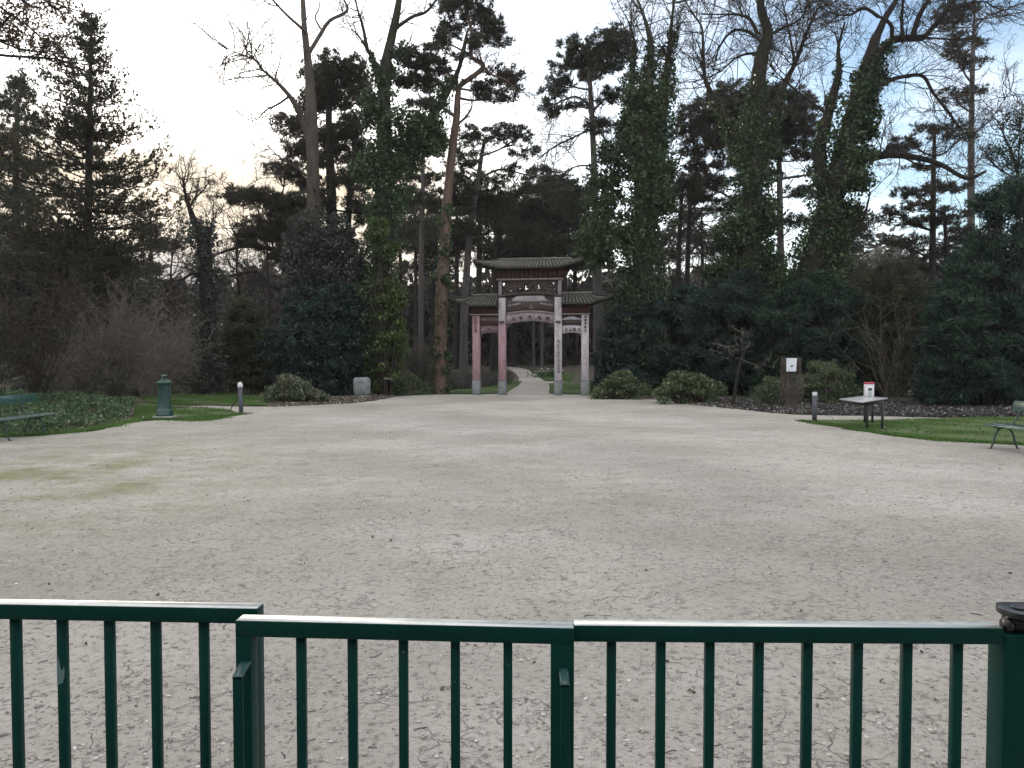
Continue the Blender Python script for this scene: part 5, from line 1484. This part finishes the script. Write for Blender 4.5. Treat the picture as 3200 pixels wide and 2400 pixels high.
make_tree('leaning_ivy_tree', 'great ivy tree leaning to the right with thick bare boughs high up', 33.0,
    [[(2468, 1190, 118), (2495, 1000, 104), (2540, 840, 90), (2580, 700, 78), (2618, 550, 66), (2655, 410, 56), (2685, 290, 46), (2710, 200, 36), (2740, 110, 28)],
     [(2590, 660, 44), (2560, 500, 38), (2577, 400, 34), (2600, 310, 28), (2622, 222, 20), (2620, 150, 10), (2640, 70, 5)],
     [(2740, 115, 26), (2765, 60, 20), (2798, 5, 15), (2835, -60, 10)],
     [(2690, 300, 34), (2741, 180, 30), (2781, 130, 24), (2820, 120, 22), (2851, 119, 21), (2890, 116, 17)],
     [(2851, 119, 18), (2868, 62, 16), (2885, 25, 14), (2908, -10, 12), (2935, -70, 8)],
     [(2888, 118, 16), (2925, 75, 15), (2955, 38, 13), (2985, -5, 10), (3015, -60, 6)],
     [(2888, 117, 7), (2960, 122, 5), (3040, 120, 3)],
     [(2786, 120, 13), (2786, 84, 12), (2766, 60, 10), (2745, 52, 8)],
     [(2690, 310, 22), (2727, 288, 16), (2771, 254, 13), (2820, 240, 11), (2866, 234, 11), (2892, 245, 10), (2916, 290, 9), (2965, 353, 8), (2995, 395, 5)],
     [(2600, 590, 36), (2650, 545, 30), (2697, 500, 26), (2750, 486, 25), (2800, 482, 24), (2861, 492, 18), (2935, 512, 14), (3020, 557, 12), (3080, 535, 8)],
     [(2866, 234, 4), (2860, 215, 1.5)],
     [(2960, 34, 9), (3010, 20, 7), (3070, 5, 5), (3120, 30, 2)],
     [(2575, 350, 9), (2510, 300, 7), (2450, 250, 5), (2400, 200, 2)],
     [(2745, 52, 12), (2700, 25, 10), (2660, 45, 7), (2610, 45, 5), (2560, 20, 3)],
     [(2820, 119, 12), (2818, 60, 10), (2822, 0, 8), (2820, -60, 6)],
     [(2530, 860, 22), (2620, 790, 14), (2690, 700, 9), (2720, 600, 4)]],
    ivy=[(0, 0, .24, 120, 96, 1.1), (0, .24, .50, 98, 76, 1.15), (0, .50, .80, 74, 50, 1.1), (0, .80, .93, 36, 18, .8), (1, .1, .55, 34, 22, .9), (1, .55, .75, 18, 8, .6), (3, 0, .35, 44, 26, .9), (9, 0, .3, 30, 18, .7)],
    leafpads=[(2700, 390, 45, 36), (2690, 480, 40, 40), (2680, 570, 40, 40), (2650, 660, 40, 40), (2610, 780, 50, 50), (2730, 320, 36, 36), (2755, 250, 30, 24), (2560, 890, 70, 50), (2450, 920, 50, 50)],
    twigs=[(2, 0, 1, 10, 90, 2, .3, 3), (4, .2, 1, 14, 80, 2, .2, 3), (5, .1, 1, 26, 90, 2, .1, 3), (6, 0, 1, 14, 80, 1, 0, 2.5), (8, .2, 1, 26, 130, 2, .1, 3), (9, .25, 1, 36, 110, 2, .1, 3), (11, 0, 1, 18, 90, 2, .1, 3), (12, 0, 1, 18, 120, 2, .2, 3), (13, 0, 1, 20, 110, 2, .1, 3), (1, .6, 1, 12, 110, 2, .3, 3), (3, .5, 1, 14, 100, 2, 0, 3), (14, 0, 1, 8, 70, 1, .2, 3), (15, .2, 1, 12, 90, 2, .1, 3)], mats=dict(bark='bark'))
make_tree('pine_tree', 'very tall thin pine with sparse short tiers near the right edge', 42.0,
    [[(3036, 1080, 26), (3034, 800, 22), (3034, 520, 19), (3037, 350, 16), (3040, 180, 13), (3044, 70, 8), (3048, -60, 4)],
     [(3043, 90, 7), (3085, 50, 6), (3130, 35, 4), (3200, 5, 3), (3260, -20, 2)], [(3038, 300, 4), (3000, 292, 3), (2960, 300, 2)], [(3044, 62, 6), (3100, 55, 4), (3180, 40, 3)], [(3036, 420, 5), (3090, 380, 4), (3140, 310, 3), (3160, 280, 1.5)]],
    pads=[(2985, 50, 60, 20), (3010, 20, 50, 16), (2960, 75, 40, 14), (3000, 120, 40, 14), (2985, 155, 38, 18), (3000, 185, 26, 14), (3010, 290, 70, 9), (2990, 312, 45, 8), (3050, 285, 40, 8), (3060, 130, 26, 12), (3020, 200, 20, 10), (3070, 190, 18, 8)],
    twigs=[(1, .1, 1, 16, 90, 2, 0, 2.5), (3, .1, 1, 12, 80, 1, 0, 2.5), (4, 0, 1, 20, 90, 2, .1, 2.5), (0, .35, .85, 30, 80, 1, 0, 2.5)], mats=dict(bark='bark_grey', needle='pine_brown'), dens=.8)
make_tree('pine_tree', 'pine with layered flat tiers and a slim trunk in the right-hand gap', 40.0,
    [[(2908, 1040, 24), (2912, 850, 20), (2915, 680, 17), (2918, 520, 14), (2921, 410, 8)], [(2960, 1040, 18), (2965, 850, 15), (2955, 740, 12), (2950, 650, 8)]],
    pads=[(2935, 402, 80, 14), (2850, 440, 48, 14), (2800, 465, 40, 12), (3010, 425, 50, 12), (2880, 520, 50, 8), (2850, 600, 62, 14), (2960, 585, 55, 18), (2890, 640, 60, 12), (2860, 695, 85, 15), (2800, 660, 46, 10), (2960, 675, 60, 20), (2830, 755, 75, 14), (2910, 790, 80, 16), (3000, 740, 55, 34), (2960, 840, 70, 22), (2850, 830, 60, 14)],
    twigs=[(0, .2, .8, 16, 90, 1, 0, 2.5)], mats=dict(bark='bark', needle='pine_brown'))
shrub('evergreen_tree', 'dense dark green evergreen tree filling the right edge behind the bench', 25.0, [(3130, 760, 130, 150), (3060, 900, 140, 150), (3190, 610, 90, 90), (3000, 1010, 110, 160), (3150, 1010, 160, 170), (3040, 1150, 150, 110), (3090, 640, 60, 60), (2960, 1150, 90, 90)], 'yew_green', (.13, .02), 1.15, .25, cat='tree', stem_mat='bark')
make_tree('bare_tree', 'leafy thin tree top poking up at the right edge above the dense evergreen', 30.0,
    [[(3230, 1200, 20), (3215, 800, 15), (3190, 600, 12), (3170, 500, 9), (3140, 430, 5), (3120, 380, 2)], [(3195, 620, 8), (3170, 560, 6), (3110, 520, 4), (3075, 470, 2)], [(3180, 540, 6), (3185, 450, 5), (3190, 370, 2)]],
    leafpads=[(3155, 390, 26, 18), (3185, 370, 28, 20), (3190, 440, 26, 22), (3110, 470, 26, 16), (3160, 500, 36, 26), (3195, 520, 40, 30)],
    twigs=[(0, .4, 1, 20, 80, 2, .2, 3), (1, 0, 1, 14, 70, 2, .2, 3), (2, 0, 1, 10, 70, 1, .2, 3)], ivymat='yew_green', leafsize=(.05, .03), dens=.6)

# --- big evergreen masses and bushes
shrub('laurel_shrub', 'blue-green laurel mass at the foot of the tall bare tree', 34.2, [(1010, 1000, 150, 150), (930, 1090, 120, 120), (1080, 1100, 130, 130), (1000, 930, 80, 80), (1120, 1010, 80, 110)], 'laurel', (.085, .036), 1.0, .5)
shrub('evergreen_shrub', 'olive brown bush left of the laurel mass', 36.0, [(770, 1030, 85, 110), (840, 1090, 70, 90), (720, 1090, 60, 70)], 'bush_olive', (.09, .045), .9, .3)
shrub('ivy_shrub', 'bright yellow-green ivy column at the forked ivy tree', 32.6, [(1225, 1040, 50, 130), (1205, 930, 42, 90), (1240, 930, 36, 80), (1175, 720, 46, 50), (1200, 780, 42, 44)], 'ivy_light', (.075, .055), .85, .3)
shrub('laurel_shrub', 'dark round laurel in the shade right of the gate', 34.0, [(1925, 1070, 70, 130), (1890, 1150, 40, 70)], 'laurel', (.085, .036), 1.0, .5)
shrub('yew_shrub', 'blue-green yew mass with sweeping sprays, nearest the gate', 34.5, [(2060, 1060, 170, 150), (2140, 960, 150, 80), (1990, 980, 90, 90)], 'yew', (.16, .022), 1.15, .25)
shrub('yew_shrub', 'dark yew mass behind the crooked bare sapling', 33.5, [(2290, 1060, 170, 190), (2330, 930, 140, 100)], 'yew', (.16, .022), 1.15, .25)
shrub('yew_shrub', 'dark green yew mass behind the notice board', 32.0, [(2520, 1060, 180, 190), (2570, 930, 130, 90), (2440, 970, 90, 90)], 'yew_green', (.16, .022), 1.15, .25)
shrub('evergreen_shrub', 'brownish twiggy evergreen thicket behind the white box', 33.0, [(2740, 1020, 130, 190), (2800, 900, 110, 110), (2690, 1120, 110, 120), (2840, 1060, 110, 190)], 'bush_olive', (.13, .022), .85, .3, twigs=24)
shrub('yew_shrub', 'large dark green evergreen bank right of the twiggy thicket', 28.5, [(2960, 1060, 120, 200), (3060, 930, 110, 140), (3130, 1100, 150, 180), (3010, 830, 70, 60)], 'yew_green', (.15, .022), 1.1, .25)
shrub('round_bush', 'pale variegated bush beside the laurel mass on the left', 27.5, [(900, 1196, 44, 30), (940, 1208, 40, 28), (870, 1220, 36, 24), (975, 1228, 36, 24), (918, 1228, 50, 24), (855, 1234, 26, 14), (1000, 1238, 24, 12)], 'bush_pale', (.055, .026), 1.7, .6, sub=.26, stem_mat='twig', twigs=3)
shrub('round_bush', 'olive bush leaning against the right column of the gate', 30.0, [(1900, 1205, 28, 26), (1926, 1184, 36, 32), (1968, 1192, 38, 32), (2000, 1212, 36, 24), (1945, 1168, 24, 18), (1876, 1220, 24, 16)], 'bush', (.055, .024), 1.8, .5, sub=.26, twigs=3, stem_mat='twig')
shrub('round_bush', 'drooping green bush between the olive bush and the bare sapling', 27.0, [(2128, 1178, 42, 30), (2165, 1188, 44, 32), (2105, 1206, 36, 26), (2205, 1200, 34, 22), (2235, 1215, 34, 24), (2070, 1224, 30, 18), (2180, 1220, 50, 22)], 'bush', (.06, .024), 1.9, .9, sub=.25, twigs=3, stem_mat='twig')
shrub('round_bush', 'large grey-green bush with dry stems right of the notice board', 26.6, [(2575, 1160, 56, 42), (2625, 1185, 48, 44), (2530, 1195, 46, 44), (2590, 1215, 60, 44), (2650, 1220, 34, 36), (2550, 1145, 26, 20)], 'bush', (.048, .022), 1.9, .4, sub=.25, twigs=8, stem_mat='twig_brown')
shrub('round_bush', 'thin straggly bush left of the notice board', 26.0, [(2420, 1205, 44, 46), (2390, 1232, 40, 30)], 'bush', (.045, .02), 1.3, .4, sub=.24, twigs=8, stem_mat='twig_brown')
bare_shrub('dry_stems', 'dry brown plant stems standing in front of the notice board', 24.6, 2472, 1278, 46, 105, .10, 'twig_brown', 1, 'plant', .007, 1.0)
shrub('round_bush', 'small bush with fresh green tips left of the gate', 34.0, [(1270, 1195, 54, 36), (1240, 1206, 30, 26), (1320, 1208, 40, 20)], 'bush', (.06, .025), 1.0, .4, sub=.26, stem_mat='twig_pale', twigs=6)
# thickets on the left
bare_shrub('bare_shrub', 'fan of bare pale brown stems beside the drinking fountain', 27.0, 372, 1250, 80, 330, .30, 'twig_brown', 2, r=.011, kids=1.1)
bare_shrub('bare_shrub', 'grey tangle of bare twigs behind the fan of stems', 31.0, 470, 1215, 70, 260, .5, 'twig_pale', 2, r=.010, kids=1.1)
bare_shrub('bare_shrub', 'dark bare shrub with long upright stems behind the left bench', 22.5, 110, 1225, 42, 430, .30, 'twig', 2, r=.016, kids=1.0)
bare_shrub('bare_shrub', 'bare shrub with arching pale branches at the left edge', 21.0, -30, 1230, 24, 400, .26, 'twig', 2, r=.013, kids=1.0)
bare_shrub('bare_shrub', 'low brown brushwood between the left bench and the fan of stems', 26.0, 245, 1240, 110, 170, .7, 'twig_brown', 2, r=.008, kids=1.2)
bare_shrub('bare_shrub', 'brown brushwood on the bank behind the fountain', 38.0, 600, 1120, 60, 170, .7, 'twig_pale', 2, r=.010, kids=1.2)
bare_shrub('bare_shrub', 'bare stems in front of the twiggy thicket behind the table', 27.5, 2780, 1250, 22, 330, .30, 'twig_brown', 1, r=.013, kids=1.0)
bare_shrub('bare_shrub', 'bare stems rising right of the white box', 26.5, 2890, 1255, 18, 300, .36, 'twig', 1, r=.012, kids=1.0)
bare_shrub('bare_shrub', 'brown brushwood in the gap left of the gate', 37.0, 1300, 1190, 90, 150, .6, 'twig_brown', 2, r=.010, kids=1.2)
make_tree('bare_sapling', 'small crooked bare sapling in front of the dark yew', 25.2,
    [[(2293, 1262, 12), (2297, 1220, 11), (2304, 1172, 10), (2316, 1130, 8), (2320, 1105, 7), (2317, 1088, 5), (2295, 1080, 4), (2270, 1090, 3), (2250, 1118, 1.5)],
     [(2316, 1127, 6), (2350, 1136, 5), (2385, 1143, 4), (2425, 1150, 2)], [(2319, 1095, 4), (2322, 1060, 3), (2318, 1030, 1.5)], [(2319, 1100, 3), (2350, 1100, 2.5), (2380, 1130, 1.5)]],
    twigs=[(1, .2, 1, 5, 34, 1, .2, 1.5), (2, 0, 1, 6, 40, 1, .2, 1.5), (0, .7, 1, 7, 40, 1, 0, 1.5)], mats=dict(bark='bark', twig='twig_brown'))
# white flowers along the path
q = G(1712, 1180)
t = thing('flower_clump', 'clump of white flowers on the grass by the winding path', 'flowers', (q.x, q.y, q.z))
b = Buf(); pts = np.stack([RNG.normal(0, .55, 260), RNG.normal(0, .35, 260), RNG.uniform(0, .42, 260)], 1); b.leaves(pts, .16, .035, -.6); b.build('foliage', M['cover'], t)
b = Buf(); pts = np.stack([RNG.normal(0, .55, 34), RNG.normal(0, .35, 34) - .2, RNG.uniform(.35, .62, 34)], 1); b.leaves(pts, .06, .05, 0); b.build('flower', M['flower'], t)

# --- slender pines beyond the gate
back = [(1492, 58, 20, 'slender pine seen between the two left columns of the gate'), (1560, 66, 14, 'thin pine trunk just left of the archway'), (1604, 62, 22, 'thick dark trunk at the left inside the archway'), (1632, 70, 18, 'dark trunk left of centre inside the archway'),
        (1668, 64, 9, 'pale thin trunk at the centre of the archway'), (1694, 60, 9, 'pale thin trunk right of centre inside the archway'), (1716, 72, 16, 'dark trunk at the right inside the archway'), (1762, 62, 16, 'pine trunk seen between the two right columns of the gate'),
        (1800, 66, 14, 'pine trunk behind the right column of the gate'), (1300, 60, 12, 'thin pine trunk left of the grey pole pine'), (1350, 64, 10, 'thin pine trunk between the grey pole and the reddish trunk'), (1425, 58, 16, 'pine trunk right of the reddish trunk behind the gate roof'), (1250, 66, 12, 'pine trunk far behind the forked ivy tree'),
        (2060, 56, 14, 'pine trunk far behind the upright ivy tree'), (2200, 60, 12, 'pine trunk far behind the blue-green yew'), (2660, 58, 12, 'pine trunk far behind the leaning ivy tree'), (900, 60, 14, 'pine trunk far behind the laurel mass'), (480, 62, 12, 'pine trunk far behind the conical conifer')]
for (x, D, w, lab) in back:
    top = random.uniform(570, 660) if 1200 < x < 1900 else random.uniform(640, 760)
    lean = random.uniform(-12, 12)
    pads = [(x + lean + random.uniform(-60, 60), top + random.uniform(-10, 200), random.uniform(45, 85), random.uniform(14, 28)) for _ in range(8)]
    make_tree('pine_tree', lab, D, [[(x, 1120, w * 1.1), (x + lean * .3, 950, w), (x + lean * .7, 800, w * .85), (x + lean, top, w * .45)]], pads=pads,
              mats=dict(bark='bark_grey' if 'pale' in lab else 'bark', needle='pine_brown' if random.random() < .5 else 'pine'), dens=.6, tuft=(.3, .06), puff=.42, padfill=.5)
# far woodland as one mass
wd = Buf(); n = 120000
X = RNG.uniform(-66, 66, n); Y = RNG.uniform(66, 92, n)
pxl = 1600 + X / Y * F
topy = np.interp(pxl, [-200, 300, 450, 600, 760, 900, 1150, 1250, 1400, 1560, 1600, 1690, 1730, 1850, 1950, 2100, 2300, 2500, 2650, 2780, 2900, 3400],
                 [830, 850, 900, 915, 890, 850, 870, 890, 900, 905, 925, 925, 905, 890, 870, 890, 880, 890, 850, 790, 850, 850])
ht = (1120 - topy) / F * 78 + 1.6 - 1.0 + 1.1 * np.sin(X * .83) * np.sin(X * 2.3 + Y * .4) + .5 * np.sin(X * 3.1 + Y)
Z = 1.0 + ht * RNG.random(n) ** .85
wd.leaves(np.stack([X, Y, Z], 1), .46, .25, .2)
tag(wd.build('woodland', M['brown_twig_leaf']), 'dim brown woodland undergrowth far behind all the trees', 'woodland', None, 'stuff')
S = []
for _ in range(900):
    x = random.uniform(-60, 60); y = random.uniform(58, 92)
    twig(S, Vector((x, y, hgt(x, y))), Vector((random.gauss(0, .12), random.gauss(0, .12), 1)).normalized(), random.uniform(3.5, 8.5), .035, 1, .03, .09, .9)
tw = Buf(); add_segs(tw, S); tag(tw.build('brushwood', M['twig']), 'bare brushwood stems of the far woodland', 'woodland', None, 'stuff')

# ================================================================== LIGHT, SKY, CAMERA
SUN_AZ, SUN_EL = math.radians(-22.0), math.radians(10.5)
w = bpy.data.worlds.new('World'); sc.world = w; w.use_nodes = True
nt = w.node_tree; nt.nodes.clear()
out = nt.nodes.new('ShaderNodeOutputWorld'); bgn = nt.nodes.new('ShaderNodeBackground')
sky = nt.nodes.new('ShaderNodeTexSky'); sky.sky_type = 'NISHITA'; sky.sun_disc = False
sky.sun_elevation = SUN_EL; sky.sun_rotation = SUN_AZ; sky.dust_density = 0.9; sky.ozone_density = 2.0
tc = nt.nodes.new('ShaderNodeTexCoord')
mp = nt.nodes.new('ShaderNodeMapping'); mp.inputs['Scale'].default_value = (1, 1, 2.6); mp.inputs['Rotation'].default_value = (.1, .25, .4)
nt.links.new(tc.outputs['Generated'], mp.inputs[0])
cn = noise(nt, mp.outputs[0], 3.2, 8, 0.62, 0.35)
mask = ramp(nt, [(0.44, 0.0), (0.72, 0.65)], cn).outputs[0]
cl = mixc(nt, 1.0, sky.outputs[0], (0, 0, 0), 'ADD')
hs = nt.nodes.new('ShaderNodeHueSaturation'); hs.inputs['Saturation'].default_value = 0.25; hs.inputs['Value'].default_value = 1.5
nt.links.new(sky.outputs[0], hs.inputs['Color'])
cloud = mixc(nt, 1.0, hs.outputs[0], (1.0, 1.05, 1.15), 'ADD')
col = mixc(nt, mask, sky.outputs[0], cloud)
# unseen bright overcast added overhead and behind as fill, fading out in front
sx = nt.nodes.new('ShaderNodeSeparateXYZ'); nt.links.new(tc.outputs['Generated'], sx.inputs[0])
def band(sock, a, b):
    m_ = nt.nodes.new('ShaderNodeMapRange'); m_.interpolation_type = 'SMOOTHSTEP'
    nt.links.new(sock, m_.inputs['Value'])
    m_.inputs['From Min'].default_value = a; m_.inputs['From Max'].default_value = b
    return m_.outputs[0]
left = band(sx.outputs[0], 0.42, -0.05)
col = mixc(nt, math_n(nt, 'MULTIPLY', left, 0.55), col, cloud)
warm = math_n(nt, 'MULTIPLY', band(sx.outputs[2], 0.31, 0.215), band(sx.outputs[0], 0.10, -0.16))
warm = math_n(nt, 'MULTIPLY', warm, ramp(nt, [(0.30, 0.88), (0.60, 1.0)], cn).outputs[0])
col = mixc(nt, warm, col, (4.3, 3.6, 2.75))
low = math_n(nt, 'MULTIPLY', band(sx.outputs[2], 0.16, 0.10), ramp(nt, [(0.35, 0.35), (0.6, 0.9)], cn).outputs[0])
col = mixc(nt, low, col, (2.75, 2.7, 2.95))
over = math_n(nt, 'MAXIMUM', band(sx.outputs[2], 0.46, 0.80), math_n(nt, 'MULTIPLY', band(sx.outputs[1], 0.1, -0.6), 0.7))
fill_deck = mixc(nt, cn, (5.3, 5.22, 5.22), (7.2, 7.05, 7.0))
col = mixc(nt, over, col, fill_deck)
nt.links.new(col, bgn.inputs[0]); bgn.inputs[1].default_value = 0.065
nt.links.new(bgn.outputs[0], out.inputs[0])

sl_ = bpy.data.lights.new('sun', 'SUN'); sl_.energy = 0.8; sl_.angle = math.radians(10); sl_.color = (1.0, 0.86, 0.68)
so = bpy.data.objects.new('sun', sl_); COL.objects.link(so)
dv = Vector((math.sin(SUN_AZ) * math.cos(SUN_EL), math.cos(SUN_AZ) * math.cos(SUN_EL), math.sin(SUN_EL)))
so.rotation_euler = dv.to_track_quat('Z', 'Y').to_euler(); so.location = dv * 50

hb = Buf(); hb.box(-75, 75, -12, 102, -1.2, 34)
hm = bpy.data.materials.new('thin_haze'); hm.use_nodes = True
hn = hm.node_tree; hn.nodes.clear()
ho = hn.nodes.new('ShaderNodeOutputMaterial'); hv_ = hn.nodes.new('ShaderNodeVolumePrincipled')
hv_.inputs['Color'].default_value = (0.93, 0.93, 0.95, 1); hv_.inputs['Density'].default_value = 0.00035; hv_.inputs['Anisotropy'].default_value = 0.35
hn.links.new(hv_.outputs[0], ho.inputs['Volume'])
hz = hb.build('haze', hm); hz['kind'] = 'stuff'; hz['label'] = 'thin evening haze between the trees'
sc.cycles.volume_bounces = 0

cam = bpy.data.cameras.new('camera'); cam.sensor_width = 36; cam.lens = F / 3200 * 36; cam.clip_start = 0.05; cam.clip_end = 3000
co = bpy.data.objects.new('camera', cam); COL.objects.link(co)
co.location = (0, 0, CAMZ); co.rotation_euler = (math.radians(90) + PITCH, 0, 0)
sc.camera = co
vs = sc.view_settings
vs.view_transform = 'Standard'; vs.look = 'None'; vs.gamma = 1; vs.exposure = 2.05
sc.render.engine = 'CYCLES'
sc.cycles.max_bounces = 4; sc.cycles.diffuse_bounces = 2; sc.cycles.glossy_bounces = 2; sc.cycles.transmission_bounces = 2
sc.cycles.use_denoising = True
